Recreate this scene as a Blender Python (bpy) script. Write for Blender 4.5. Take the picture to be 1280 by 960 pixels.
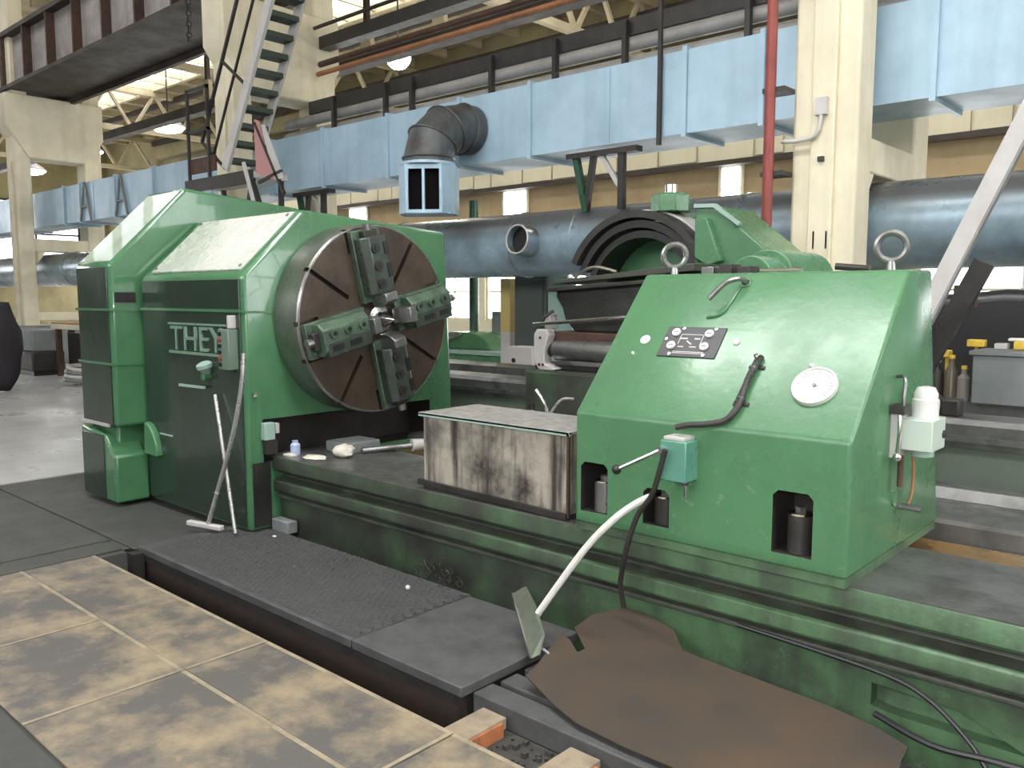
import bpy, bmesh, math, random
from mathutils import Vector, Matrix
random.seed(7)
for o in list(bpy.data.objects): bpy.data.objects.remove(o)
SC = bpy.context.scene
COL = SC.collection
# ------------------------------------------------------------------ camera
cam = bpy.data.cameras.new('camera'); camo = bpy.data.objects.new('camera', cam); COL.objects.link(camo)
PITCH, YAW = math.radians(5.95), math.radians(48.0)
fwd = Vector((-math.cos(YAW)*math.cos(PITCH), math.sin(YAW)*math.cos(PITCH), -math.sin(PITCH)))
camo.location = (0, 0, 1.65); camo.rotation_euler = fwd.to_track_quat('-Z', 'Y').to_euler()
cam.sensor_width = 36; cam.lens = 36*1054/1280; cam.clip_end = 200; cam.clip_start = 0.05
SC.camera = camo
# ------------------------------------------------------------------ exposure, world, lights
SC.view_settings.view_transform = 'Standard'; SC.view_settings.look = 'None'
SC.view_settings.gamma = 1; SC.view_settings.exposure = 0.70
SC.cycles.use_denoising = True; SC.cycles.sample_clamp_indirect = 6
SC.cycles.max_bounces = 8; SC.cycles.diffuse_bounces = 5
W = bpy.data.worlds.new('sky'); SC.world = W; W.use_nodes = True
W.node_tree.nodes['Background'].inputs[0].default_value = (.75, .85, 1, 1)
W.node_tree.nodes['Background'].inputs[1].default_value = 0.6
SKY = 3.6        # brightness of the skylight glazing
WIN = 4.5        # brightness of the wall glazing
LAMPW = 60       # high bay lamp emission
def lamp(name, kind, loc, energy, color=(1, 1, 1), size=.2, target=None, sx=None, sy=None):
    d = bpy.data.lights.new(name, kind); d.energy = energy; d.color = color
    if kind == 'AREA':
        d.shape = 'RECTANGLE'; d.size = sx or size; d.size_y = sy or size
    else: d.shadow_soft_size = size
    o = bpy.data.objects.new(name, d); COL.objects.link(o); o.location = loc
    if target: o.rotation_euler = (Vector(target)-Vector(loc)).to_track_quat('-Z', 'Y').to_euler()
    return o
# the camera's own flash, just above the lens
lamp('camera_flash', 'SPOT', (.03, -.05, 1.74), 170, (1, .98, .94), .05, (-3.2, 3.6, 1.2)).data.spot_size = math.radians(95)
# ------------------------------------------------------------------ materials
MATS = {}
def nd(nt, t, **kw):
    n = nt.nodes.new(t)
    for k, v in kw.items():
        if isinstance(k, str) and hasattr(n, k): setattr(n, k, v)
    return n
def mat(name, base, rough=.5, metal=0., dirt=None, amt=.4, scale=3., streak=0., sscale=9., bump=.0, bscale=60., chips=None, camt=.0, spec=.5, coat=0., lo=.42, hi=.68):
    """paint/metal/stone with noise dirt, vertical streaks and chips, in object space"""
    m = bpy.data.materials.new(name); m.use_nodes = True; nt = m.node_tree; L = nt.links.new
    b = nt.nodes['Principled BSDF']
    b.inputs['Roughness'].default_value = rough; b.inputs['Metallic'].default_value = metal
    b.inputs['Specular IOR Level'].default_value = spec; b.inputs['Coat Weight'].default_value = coat
    tc = nd(nt, 'ShaderNodeNewGeometry').outputs['Position']
    col = nd(nt, 'ShaderNodeRGB'); col.outputs[0].default_value = (*base, 1); cur = col.outputs[0]
    def mixin(cur, fac, c):
        mx = nd(nt, 'ShaderNodeMix'); mx.data_type = 'RGBA'
        L(fac, mx.inputs[0]); L(cur, mx.inputs[6]); mx.inputs[7].default_value = (*c, 1); return mx.outputs[2]
    def ramp(fac, a, bb, lo=0., hi=1.):
        r = nd(nt, 'ShaderNodeMapRange'); L(fac, r.inputs[0])
        r.inputs[1].default_value = a; r.inputs[2].default_value = bb; r.inputs[3].default_value = lo; r.inputs[4].default_value = hi
        return r.outputs[0]
    if dirt:
        n = nd(nt, 'ShaderNodeTexNoise'); n.inputs['Scale'].default_value = scale; n.inputs['Detail'].default_value = 6; n.inputs['Roughness'].default_value = .65
        L(tc, n.inputs['Vector']); cur = mixin(cur, ramp(n.outputs[0], lo, hi, 0, amt), dirt)
        rr = ramp(n.outputs[0], .3, .7, max(.05, rough-.08), min(1, rough+.12)); L(rr, b.inputs['Roughness'])
        if streak:
            mp = nd(nt, 'ShaderNodeMapping'); mp.inputs['Scale'].default_value = (sscale, sscale, sscale*.07); L(tc, mp.inputs[0])
            n2 = nd(nt, 'ShaderNodeTexNoise'); n2.inputs['Scale'].default_value = 1; n2.inputs['Detail'].default_value = 4; L(mp.outputs[0], n2.inputs['Vector'])
            cur = mixin(cur, ramp(n2.outputs[0], .48, .66, 0, streak), dirt)
    if chips:
        n3 = nd(nt, 'ShaderNodeTexNoise'); n3.inputs['Scale'].default_value = 14; n3.inputs['Detail'].default_value = 8; n3.inputs['Roughness'].default_value = .75
        L(tc, n3.inputs['Vector']); cur = mixin(cur, ramp(n3.outputs[0], .60, .66, 0, camt), chips)
    L(cur, b.inputs['Base Color'])
    if bump:
        nb = nd(nt, 'ShaderNodeTexNoise'); nb.inputs['Scale'].default_value = bscale; nb.inputs['Detail'].default_value = 4; L(tc, nb.inputs['Vector'])
        bp = nd(nt, 'ShaderNodeBump'); bp.inputs['Strength'].default_value = bump; bp.inputs['Distance'].default_value = .02
        L(nb.outputs[0], bp.inputs['Height']); L(bp.outputs[0], b.inputs['Normal'])
    MATS[name] = m; return m
def emit(name, c, s):
    m = bpy.data.materials.new(name); m.use_nodes = True; nt = m.node_tree
    b = nt.nodes['Principled BSDF']; b.inputs['Base Color'].default_value = (.6, .6, .6, 1); b.inputs['Roughness'].default_value = .2
    b.inputs['Emission Color'].default_value = (*c, 1); b.inputs['Emission Strength'].default_value = s
    MATS[name] = m; return m
GREEN = mat('green_machine_enamel', (.074, .19, .090), .24, 0, (.045, .12, .06), .55, 2.2, .12, 7, .05, 25, (.30, .36, .30), .25)
GRBED = mat('green_bed_enamel_with_oil_grime', (.085, .165, .085), .42, 0, (.035, .04, .032), .85, 2.2, .5, 9, .12, 30, (.22, .24, .19), .35, lo=.42, hi=.66)
GRDRK = mat('dark_green_enamel', (.022, .075, .040), .28, 0, (.02, .04, .025), .6, 3, .2, 8, .05)
GRHEAD = mat('headstock_green_enamel', (.064, .18, .085), .20, 0, (.035, .10, .055), .55, 1.6, .1, 6, .05, 20, coat=.5)
GRJAW = mat('oily_green_grey_jaw_steel', (.10, .16, .11), .35, .3, (.03, .035, .03), .7, 9, .2, 10, .08)
FACE = mat('brown_stained_faceplate_iron', (.085, .062, .046), .38, .45, (.03, .022, .017), .7, 5, .2, 8, .05)
RIM = mat('turned_steel_rim', (.33, .32, .30), .30, .9, (.10, .09, .08), .5, 3, .1, 8)
STEEL = mat('machined_steel', (.33, .33, .33), .30, .85, (.09, .09, .09), .6, 5, .2, 8, .04)
WAY = mat('oily_bed_way_steel', (.20, .20, .195), .34, .6, (.05, .05, .045), .7, 4, .2, 6, .05)
CHROME = mat('bright_steel', (.72, .72, .72), .16, 1)
ROD = mat('polished_rod_steel', (.62, .61, .60), .28, .8, (.3, .29, .28), .4, 12)
DARK = mat('dark_grease', (.016, .016, .015), .4, 0, (.035, .033, .03), .5, 8, 0, 8, .15)
BLACK = mat('black_plastic', (.012, .012, .013), .35)
IRON = mat('blackened_iron', (.028, .027, .026), .45, .3, (.06, .05, .045), .5, 6, .2, 8, .1)
RUST = mat('rust_brown_iron', (.075, .038, .026), .7, .1, (.03, .02, .017), .6, 6, .2, 8, .2)
ORUST = mat('orange_rust', (.35, .12, .045), .75, 0, (.12, .05, .03), .6, 14, 0, 8, .2)
WOOD = mat('weathered_timber', (.26, .21, .15), .8, 0, (.12, .09, .07), .6, 10, .2, 10, .2)
SHEET = mat('brown_steel_sheet', (.040, .034, .029), .55, .1, (.09, .052, .025), .65, 1.4, .15, 4, .03)
OCHRE = mat('ochre_worn_floor_steel', (.28, .225, .15), .52, .1, (.095, .088, .082), 1.0, 2.6, 0, 8, .04, 12, (.40, .30, .18), .3, lo=.36, hi=.56)
WORN = mat('rubbed_pale_edge', (.33, .275, .19), .5, .1, (.16, .14, .11), .9, 7)
GRPLATE = mat('grey_floor_steel', (.055, .057, .053), .6, .1, (.045, .045, .043), .7, 2.5, 0, 8, .06, 14, (.13, .125, .115), .2)
CONC = mat('swept_concrete', (.46, .46, .45), .30, 0, (.24, .24, .235), .8, .9, 0, 8, .04, 18)
PITM = mat('oily_pit_dirt', (.03, .03, .028), .75, 0, (.07, .065, .055), .6, 12, 0, 8, .6, 30)
RUBBER = mat('black_ribbed_rubber', (.036, .036, .037), .75, 0, (.06, .06, .06), .5, 6, 0, 8, .3, 90)
PLANKM = mat('grey_deck_plank', (.07, .07, .072), .7, 0, (.03, .03, .03), .7, 5, .2, 8, .1)
CREAM = mat('cream_limewashed_concrete', (.73, .67, .51), .7, 0, (.52, .47, .35), .6, 1.5, .35, 5, .06, 20)
CREAM2 = mat('cream_wall_panel_paint', (.60, .56, .42), .75, 0, (.45, .41, .30), .5, 1, .25, 4)
TAN = mat('tan_wall_render', (.44, .34, .20), .85, 0, (.26, .19, .11), .7, .5, .2, 3)
OLIVE = mat('olive_upper_wall', (.33, .29, .16), .85, 0, (.16, .14, .09), .7, .6, .2, 3)
ROOF = mat('cream_roof_slab', (.52, .45, .31), .85, 0, (.28, .23, .15), .7, .7)
DUCT = mat('pale_blue_duct_paint', (.36, .50, .61), .42, .1, (.22, .32, .40), .55, 1.3, .3, 5, .03, 8)
PIPE = mat('blue_grey_pipe_paint', (.26, .36, .43), .30, .15, (.06, .062, .06), .7, 1.2, .1, 5, .04, 10)
ELBOW = mat('dark_grey_sheet_metal', (.055, .048, .047), .45, .3, (.15, .2, .22), .4, 3, .2, 6)
GIRD = mat('dark_brown_girder_paint', (.038, .026, .020), .6, .1, (.02, .015, .012), .6, 2, .2, 5)
GWEB = mat('grey_girder_web', (.34, .32, .31), .6, .1, (.16, .12, .10), .6, 2, .4, 5)
GPIPE = mat('grey_lagged_pipe', (.30, .29, .28), .5, .2, (.14, .13, .13), .5, 2)
REDP = mat('red_oxide_pipe_paint', (.26, .045, .035), .45, 0, (.13, .03, .025), .5, 4, .2, 6)
ORNG = mat('orange_brown_pipe_paint', (.33, .14, .06), .6, 0, (.12, .06, .04), .5, 3)
LTGREY = mat('light_grey_painted_steel', (.50, .48, .47), .5, .1, (.34, .32, .31), .5, 3, .2, 6)
MIDGREY = mat('mid_grey_enamel', (.20, .215, .22), .5, .1, (.12, .125, .125), .6, 3, .2, 6)
WHITE = mat('white_enamel', (.62, .62, .60), .35, 0, (.45, .45, .44), .3, 6)
CLOTH = mat('off_white_rag', (.62, .60, .52), .9, 0, (.4, .38, .32), .5, 12, 0, 8, .4, 60)
BLUEP = mat('pale_blue_plastic', (.34, .40, .60), .5)
YEL = mat('yellow_paint', (.66, .45, .05), .5, 0, (.3, .2, .05), .5, 12)
LETT = mat('pale_green_cast_letters', (.17, .27, .20), .4, .1, (.10, .17, .12), .5, 12)
GREYGRN = mat('grey_green_enamel', (.29, .41, .36), .35, 0, (.2, .3, .26), .4, 5)
BOXM = mat('chipped_cream_and_black_guard_paint', (.36, .33, .28), .6, .1, (.028, .022, .018), .97, 4.5, .95, 13, .1, 30, (.25, .15, .09), .5)
BOXTOP = mat('scuffed_grey_guard_top', (.30, .29, .27), .6, .2, (.12, .12, .11), .6, 20, 0, 8, .3, 120)
AMBER = mat('amber_cutting_oil', (.21, .125, .045), .12, 0, (.07, .045, .02), .6, 5, 0, 8, .05, 8)
SKYM = emit('skylight_glass', (.97, .98, 1), SKY); SKYB = emit('unseen_glare_skylight', (.97, .98, 1), SKY*4.2); SKYC = emit('unseen_lid_skylight', (.97, .97, 1), SKY*.55)  # stronger and weaker glow set for the unseen added skylights
WINM = emit('daylit_window_glass', (.95, .98, 1), WIN)
LAMPM = emit('lit_lamp_glass', (1, .94, .80), LAMPW)
def dustify(m, c):
    '''brown dust lying on the upward-facing side'''
    nt = m.node_tree; L = nt.links.new; b = nt.nodes['Principled BSDF']; src = b.inputs['Base Color'].links[0].from_socket
    g = nd(nt, 'ShaderNodeNewGeometry'); sx = nd(nt, 'ShaderNodeSeparateXYZ'); L(g.outputs['Normal'], sx.inputs[0])
    r = nd(nt, 'ShaderNodeMapRange'); L(sx.outputs['Z'], r.inputs[0]); r.inputs[1].default_value = .15; r.inputs[2].default_value = .6; r.inputs[4].default_value = .85
    mx = nd(nt, 'ShaderNodeMix'); mx.data_type = 'RGBA'; L(r.outputs[0], mx.inputs[0]); L(src, mx.inputs[6]); mx.inputs[7].default_value = (*c, 1); L(mx.outputs[2], b.inputs['Base Color'])
# ------------------------------------------------------------------ builders
ORG = {}
class MB:
    def __init__(s, M=None): s.v = []; s.f = []; s.M = M
    def add(s, vs, fs):
        n = len(s.v)
        s.v += [tuple(s.M @ Vector(p)) if s.M else tuple(p) for p in vs]; s.f += [[n+i for i in f] for f in fs]; return s
    def box(s, x0, x1, y0, y1, z0, z1):
        vs = [(x, y, z) for z in (z0, z1) for y in (y0, y1) for x in (x0, x1)]
        return s.add(vs, [(0, 2, 3, 1), (4, 5, 7, 6), (0, 1, 5, 4), (2, 6, 7, 3), (0, 4, 6, 2), (1, 3, 7, 5)])
    def prism(s, prof, a, b, axis='x'):
        n = len(prof)
        def P(t, p): return {'x': (t, p[0], p[1]), 'y': (p[0], t, p[1]), 'z': (p[0], p[1], t)}[axis]
        vs = [P(a, p) for p in prof]+[P(b, p) for p in prof]
        return s.add(vs, [list(range(n))[::-1], list(range(n, 2*n))]+[(i, (i+1) % n, n+(i+1) % n, n+i) for i in range(n)])
    def cyl(s, p0, p1, r0, r1=None, n=16, caps=True):
        r1 = r0 if r1 is None else r1
        p0, p1 = Vector(p0), Vector(p1); d = (p1-p0).normalized()
        u = d.orthogonal().normalized(); w = d.cross(u); vs = []
        for p, r in ((p0, r0), (p1, r1)):
            for i in range(n):
                a = 2*math.pi*i/n; vs.append(p+u*(r*math.cos(a))+w*(r*math.sin(a)))
        fs = [(i, (i+1) % n, n+(i+1) % n, n+i) for i in range(n)]
        if caps: fs += [list(range(n))[::-1], list(range(n, 2*n))]
        return s.add(vs, fs)
    def lathe(s, prof, o, d, n=32):
        """prof: (r, h) along axis d from o"""
        o = Vector(o); d = Vector(d).normalized(); u = d.orthogonal().normalized(); w = d.cross(u); vs = []
        for r, h in prof:
            for i in range(n):
                a = 2*math.pi*i/n; vs.append(o+d*h+u*(r*math.cos(a))+w*(r*math.sin(a)))
        fs = []
        for k in range(len(prof)-1):
            for i in range(n): fs.append((k*n+i, k*n+(i+1) % n, (k+1)*n+(i+1) % n, (k+1)*n+i))
        fs += [list(range(n))[::-1], list(range((len(prof)-1)*n, len(prof)*n))]
        return s.add(vs, fs)
    def tube(s, pts, r, n=8, sm=True):
        pts = [Vector(p) for p in pts]
        if sm and len(pts) > 2:
            q = []
            for i in range(len(pts)-1):
                p0, p1, p2, p3 = pts[max(i-1, 0)], pts[i], pts[i+1], pts[min(i+2, len(pts)-1)]
                for k in range(6):
                    t = k/6; q.append(.5*((2*p1)+(p2-p0)*t+(2*p0-5*p1+4*p2-p3)*t*t+(3*p1-p0-3*p2+p3)*t**3))
            pts = q+[pts[-1]]
        u = None; vs = []; m = len(pts)
        for i, p in enumerate(pts):
            d = (pts[min(i+1, m-1)]-pts[max(i-1, 0)]).normalized()
            u = d.orthogonal().normalized() if u is None else (u-d*u.dot(d)).normalized()
            w = d.cross(u); rr = r[min(i, len(r)-1)] if isinstance(r, (list, tuple)) else r
            for k in range(n):
                a = 2*math.pi*k/n; vs.append(p+u*(rr*math.cos(a))+w*(rr*math.sin(a)))
        fs = [(i*n+k, i*n+(k+1) % n, (i+1)*n+(k+1) % n, (i+1)*n+k) for i in range(m-1) for k in range(n)]
        fs += [list(range(n))[::-1], list(range((m-1)*n, m*n))]
        return s.add(vs, fs)
    def torus(s, c, R, r, axis, n=24, m=8):
        c = Vector(c); d = Vector(axis).normalized(); u = d.orthogonal().normalized(); w = d.cross(u); vs = []; fs = []
        for i in range(n):
            a = 2*math.pi*i/n; e = u*math.cos(a)+w*math.sin(a)
            for k in range(m):
                b = 2*math.pi*k/m; vs.append(c+e*(R+r*math.cos(b))+d*(r*math.sin(b)))
        for i in range(n):
            for k in range(m): fs.append((i*m+k, i*m+(k+1) % m, ((i+1) % n)*m+(k+1) % m, ((i+1) % n)*m+k))
        return s.add(vs, fs)
    def ball(s, c, r, n=14, k=8, sc=(1, 1, 1)):
        c = Vector(c); vs = [c+Vector((0, 0, r*sc[2]))]; fs = []
        for j in range(1, k):
            t = math.pi*j/k
            for i in range(n):
                a = 2*math.pi*i/n; vs.append(c+Vector((r*sc[0]*math.sin(t)*math.cos(a), r*sc[1]*math.sin(t)*math.sin(a), r*sc[2]*math.cos(t))))
        vs.append(c-Vector((0, 0, r*sc[2])))
        for i in range(n): fs.append((0, 1+i, 1+(i+1) % n)); fs.append((len(vs)-1, len(vs)-1-n+(i+1) % n, len(vs)-1-n+i))
        for j in range(k-2):
            for i in range(n): fs.append((1+j*n+i, 1+(j+1)*n+i, 1+(j+1)*n+(i+1) % n, 1+j*n+(i+1) % n))
        return s.add(vs, fs)
    def bar(s, a, b, w, h=None):
        """rectangular bar from a to b"""
        h = w if h is None else h
        a, b = Vector(a), Vector(b); d = (b-a).normalized()
        up = Vector((0, 0, 1)) if abs(d.z) < .95 else Vector((1, 0, 0))
        x = d.cross(up).normalized(); y = x.cross(d)
        vs = [p+x*(sx*w/2)+y*(sy*h/2) for p in (a, b) for sx, sy in ((-1, -1), (1, -1), (1, 1), (-1, 1))]
        return s.add(vs, [(3, 2, 1, 0), (4, 5, 6, 7)]+[(i, (i+1) % 4, 4+(i+1) % 4, 4+i) for i in range(4)])
    def build(s, name, m, parent=None, bevel=0., seg=2, smooth=35):
        off = ORG.get(parent.name, Vector()) if parent else Vector()
        me = bpy.data.meshes.new(name); me.from_pydata([tuple(Vector(p)-off) for p in s.v], [], s.f)
        bm = bmesh.new(); bm.from_mesh(me); bmesh.ops.recalc_face_normals(bm, faces=bm.faces[:]); bm.to_mesh(me); bm.free()
        me.materials.append(m)
        if smooth:
            me.polygons.foreach_set('use_smooth', [True]*len(me.polygons)); me.set_sharp_from_angle(angle=math.radians(smooth))
        o = bpy.data.objects.new(name, me); COL.objects.link(o)
        if parent: o.parent = parent
        ORG[o.name] = off
        if bevel:
            md = o.modifiers.new('bevel', 'BEVEL'); md.width = bevel; md.segments = seg; md.limit_method = 'ANGLE'; md.angle_limit = math.radians(40)
        return o
def cut(o, cutter):
    """boolean out the cutter MB (built in world coordinates), then bake"""
    off = ORG.get(o.name, Vector())
    me = bpy.data.meshes.new('c'); me.from_pydata([tuple(Vector(p)-off) for p in cutter.v], [], cutter.f)
    bm = bmesh.new(); bm.from_mesh(me); bmesh.ops.recalc_face_normals(bm, faces=bm.faces[:]); bm.to_mesh(me); bm.free()
    c = bpy.data.objects.new('c', me); COL.objects.link(c)
    if o.parent: c.parent = o.parent
    md = o.modifiers.new('cut', 'BOOLEAN'); md.operation = 'DIFFERENCE'; md.object = c; md.solver = 'EXACT'
    dg = bpy.context.evaluated_depsgraph_get(); new = bpy.data.meshes.new_from_object(o.evaluated_get(dg))
    o.modifiers.clear(); o.data = new
    bpy.data.objects.remove(c)
    new.polygons.foreach_set('use_smooth', [True]*len(new.polygons)); new.set_sharp_from_angle(angle=math.radians(35))
def tag(o, label=None, cat=None, group=None, kind=None):
    if label: o['label'] = label
    if cat: o['category'] = cat
    if group: o['group'] = group
    if kind: o['kind'] = kind
    return o
def thing(name, loc, label, cat, group=None):
    o = bpy.data.objects.new(name, None); o.empty_display_size = .1; COL.objects.link(o); o.location = loc; ORG[o.name] = Vector(loc)
    return tag(o, label, cat, group)
def struct(o): o['kind'] = 'structure'; return o
def copy_tree(o, loc=None, parent=None):
    c = o.copy(); COL.objects.link(c); c.parent = parent
    if parent is not None: c.matrix_parent_inverse = o.matrix_parent_inverse.copy()
    if loc is not None: c.location = loc; ORG[c.name] = Vector(loc)
    for ch in list(o.children): copy_tree(ch, None, c)
    return c
# ------------------------------------------------------------------ floor and pit
fl = MB().box(-48, 12, 3.9, 22, -.4, 0).build('floor', CONC, smooth=0); struct(fl)
MB().box(-8.25, -5.45, -9, 3.9, -.4, -.012).build('concrete_slab', GRPLATE, fl, smooth=0)
MB().box(-48, -8.25, -9, 3.9, -.4, 0.0).build('concrete_slab', CONC, fl, smooth=0)
MB().box(-5.45, 12, -9, 2.12, -.4, -.012).build('concrete_slab', GRPLATE, fl, smooth=0)
MB().box(-5.45, -2.42, 2.12, 3.9, -.5, -.26).build('pit_bottom', PITM, fl, smooth=0)
MB().box(-2.42, 12, 2.12, 3.9, -.5, -.12).build('pit_bottom', PITM, fl, smooth=0)
# ------------------------------------------------------------------ building shell
XL, XR, YN, YF, ZR = -48, 12, -9, 20, 9.6
# far wall, in horizontal zones, windows let in between
wf = MB().box(XL, XR, YF, YF+.4, 0, .85).build('wall_far', CREAM2, smooth=0); struct(wf)
MB().box(XL, XR, YF, YF+.4, 2.75, 5.05).build('wall_band', TAN, wf, smooth=0)
MB().box(XL, XR, YF, YF+.4, 5.05, ZR+.2).build('wall_band', OLIVE, wf, smooth=0)
x = XL; k = 0
while x < 3:                                   # window bays along the far wall
    k += 1
    w = MB(); 
    for zz in (.85, 2.67): w.box(x, x+2.6, YF+.06, YF+.2, zz, zz+.08)
    for xx in (x, x+2.52): w.box(xx, xx+.08, YF+.06, YF+.2, .93, 2.67)
    fr = struct(w.build('window_%d' % k, CREAM2, smooth=0))
    for i in range(3):
        MB().box(x+.08+i*.815, x+.08+i*.815+.77, YF+.12, YF+.14, .93, 1.76).build('pane', WINM, fr, smooth=0)
        MB().box(x+.08+i*.815, x+.08+i*.815+.77, YF+.12, YF+.14, 1.82, 2.67).build('pane', WINM, fr, smooth=0)
    MB().box(x, x+2.6, YF+.1, YF+.17, 1.76, 1.82).build('glazing_bar', CREAM2, fr, smooth=0)
    for i in (1, 2): MB().box(x+.035+i*.815, x+.08+i*.815, YF+.1, YF+.17, .93, 2.67).build('glazing_bar', CREAM2, fr, smooth=0)
    MB().box(x+2.6, x+3.2, YF, YF+.4, .85, 2.75).build('wall_pier', CREAM2, wf, smooth=0)
    x += 3.2
# tall narrow window slots in the tan band
for i, (x0, x1, z0) in enumerate([(-18.3, -17.35, 3.0), (-10.75, -10.2, 3.2), (-26.2, -25.2, 3.0)]):
    fr = struct(MB().box(x0-.08, x1+.08, YF-.06, YF-.02, z0-.1, 5.0).build('window_%d' % (k+1+i), CREAM2, smooth=0))
    n = 2 if x1-x0 > .7 else 1
    for j in range(n):
        for q in range(3):
            a = x0+(x1-x0)*j/n; hz = (4.92-z0)/3
            MB().box(a+.03, a+(x1-x0)/n-.03, YF-.09, YF-.061, z0+q*hz+.03, z0+(q+1)*hz-.03).build('pane', WINM, fr, smooth=0)
# cream panel band hung in front of the far wall
pb = struct(MB().box(-40, 3, YF-.55, YF-.5, 5.0, 6.6).build('wall_panel_band', CREAM2, smooth=0))
proto = None; x = -36.0; i = 0
while x < 2.5:
    wd = (1.15, 1.55, .75, 1.3)[i % 4]; i += 1
    MB().box(x, x+wd-.07, YF-.62, YF-.551, 5.02+random.uniform(-.02, .02), 6.58).build('panel', CREAM2, pb, smooth=0)
    x += wd
MB().box(-40, 3, YF-.66, YF-.4, 4.88, 5.0).build('bottom_rail', GIRD, pb, smooth=0)
# end walls and near wall
we = struct(MB().box(XL-.3, XL, YN, YF, 0, ZR+.2).build('wall_left', OLIVE, smooth=0))
wr = struct(MB().box(XR, XR+.3, YN, YF, 0, ZR+.2).build('wall_right', CREAM2, smooth=0))
wn = struct(MB().box(XL, XR, YN-.3, YN, 0, ZR+.2).build('wall_near', GIRD, smooth=0))
def big_window(n, axis, pos, a0, a1, z0, z1, nx, nz, sgn):
    """gridded works window; pos is the wall's face, sgn points into the hall"""
    d0, d1 = sorted((pos, pos+sgn*.1)); g0, g1 = sorted((pos+sgn*.03, pos+sgn*.05))
    def B(mb, a, b, zz0, zz1, e0, e1): return mb.box(e0, e1, a, b, zz0, zz1) if axis == 'x' else mb.box(a, b, e0, e1, zz0, zz1)
    f = MB(); da = (a1-a0)/nx; dz = (z1-z0)/nz
    for i in range(nx+1): B(f, a0+i*da-.05, a0+i*da+.05, z0, z1, d0, d1)
    for j in range(nz+1): B(f, a0, a1, z0+j*dz-.05, z0+j*dz+.05, d0, d1)
    fr = struct(f.build('window_%d' % n, GIRD, smooth=0))
    for i in range(nx):
        for j in range(nz): B(MB(), a0+i*da+.05, a0+(i+1)*da-.05, z0+j*dz+.05, z0+(j+1)*dz-.05, g0, g1).build('pane', WINM, fr, smooth=0)
big_window(41, 'x', XL, -7, 6, 3.2, 7.5, 6, 3, 1)
big_window(42, 'x', XR, .5, 14, 2.6, 7.5, 7, 2, -1)  # unseen window added to light faces turned toward the tailstock end
big_window(43, 'x', XL, 10, 18.5, 3.2, 6.5, 4, 2, 1)
big_window(44, 'y', YN, -15, 8, 4.8, 8.6, 10, 2, 1)  # unseen high windows added to light the camera-side faces
# ceiling: slabs with skylight lanterns let in, ribs and trusses
ce = struct(MB().box(XL, XR, YN, YF, ZR+.15, ZR+.4).build('ceiling', ROOF, smooth=0))
rib = None; x = -45.0
while x < 4:
    for (a, b) in ((9.0, 13.45), (15.6, 19.95)):
        r = MB().box(x, x+.16, a, b, ZR-.12, ZR+.15).build('roof_rib', ROOF, ce, smooth=0)
    x += 1.6
def skylight(n, x0, x1, y0, y1, pw, glass=SKYM):
    f = MB(); m = int(round((x1-x0)/pw)); pw = (x1-x0)/m
    for yy in (y0, y1): f.box(x0, x1, yy-.07, yy+.07, ZR-.25, ZR+.15)
    for i in range(m+1): f.box(x0+i*pw-.05, x0+i*pw+.05, y0, y1, ZR-.2, ZR+.15)
    fr = struct(f.build('window_%d' % n, ROOF, smooth=0))
    for i in range(m): MB().box(x0+i*pw+.05, x0+(i+1)*pw-.05, y0+.07, y1-.07, ZR+.02, ZR+.05).build('pane', glass, fr, smooth=0)
skylight(51, -42, -14, 13.7, 15.4, 1.2); skylight(52, -12.4, 2, 13.7, 15.4, 1.2)
skylight(53, -7.4, 9, .7, 2.2, 1.9, SKYB); skylight(54, -40, -12.6, 3.6, 5.8, 2.0, SKYC)  # unseen skylights added for glare on the tailstock slope and headstock lid
COLX = [-2.93-9.75*i for i in range(5)]
for i, cx in enumerate(COLX[1:]):
  for h in (0,):
    t = thing('roof_truss', (cx+h, 9, ZR), 'cream roof truss over the far bay, %s from the near column end' % ['first', 'second', 'third', 'fourth', 'fifth', 'sixth', 'seventh', 'eighth'][i], 'truss', 'cream roof trusses of the far bay')
    MB().box(cx+h-.1, cx+h+.1, 9, 19.95, ZR-.45, ZR-.25).build('top_chord', ROOF, t, smooth=0)
    MB().box(cx+h-.09, cx+h+.09, 9, 19.95, 7.75, 7.93).build('bottom_chord', ROOF, t, smooth=0)
    for q in range(6):
        y0 = 9.2+q*1.78
        MB().bar((cx+h, y0, 7.85), (cx+h, y0+.89, ZR-.35), .1).build('diagonal', ROOF, t, smooth=0)
        MB().bar((cx+h, y0+.89, ZR-.35), (cx+h, y0+1.78, 7.85), .1).build('diagonal', ROOF, t, smooth=0)
# ------------------------------------------------------------------ columns
def column(cx, label):
    t = thing('concrete_column', (cx, 7.2, 0), label, 'column')
    w = .28
    MB().box(cx-w, cx+w, 7.2, 7.55, .0, ZR-.3).build('near_branch', CREAM, t, bevel=.03)
    MB().box(cx-w+.03, cx+w-.03, 8.78, 9.2, .0, ZR-.3).build('far_branch', CREAM, t, bevel=.03)
    for z0, z1 in ((1.05, 1.25), (2.72, 3.02)):
        MB().prism([(7.5, z0), (7.5, z1), (8.82, z1), (8.82, z0)], cx-w+.05, cx+w-.05).build('cross_beam', CREAM, t, bevel=.02)
    MB().prism([(7.5, 2.72), (7.5, 2.3), (7.8, 2.72)], cx-w+.06, cx+w-.06).build('haunch', CREAM, t, bevel=.01)
    MB().prism([(7.05, 6.35), (7.05, 5.6), (7.5, 4.9), (8.8, 4.9), (9.25, 5.5), (9.25, 6.35)], cx-w-.04, cx+w+.04).build('head_block', CREAM, t, bevel=.03)
    MB().box(cx-w-.05, cx+w+.05, 7.1, 9.1, 0, .95).build('plinth', MIDGREY, t, bevel=.02)
    MB().box(cx-.1, cx+.1, 7.15, 7.2, 0.62, 4.8).build('face_rib', CREAM, t, bevel=.01)
    return t
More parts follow.
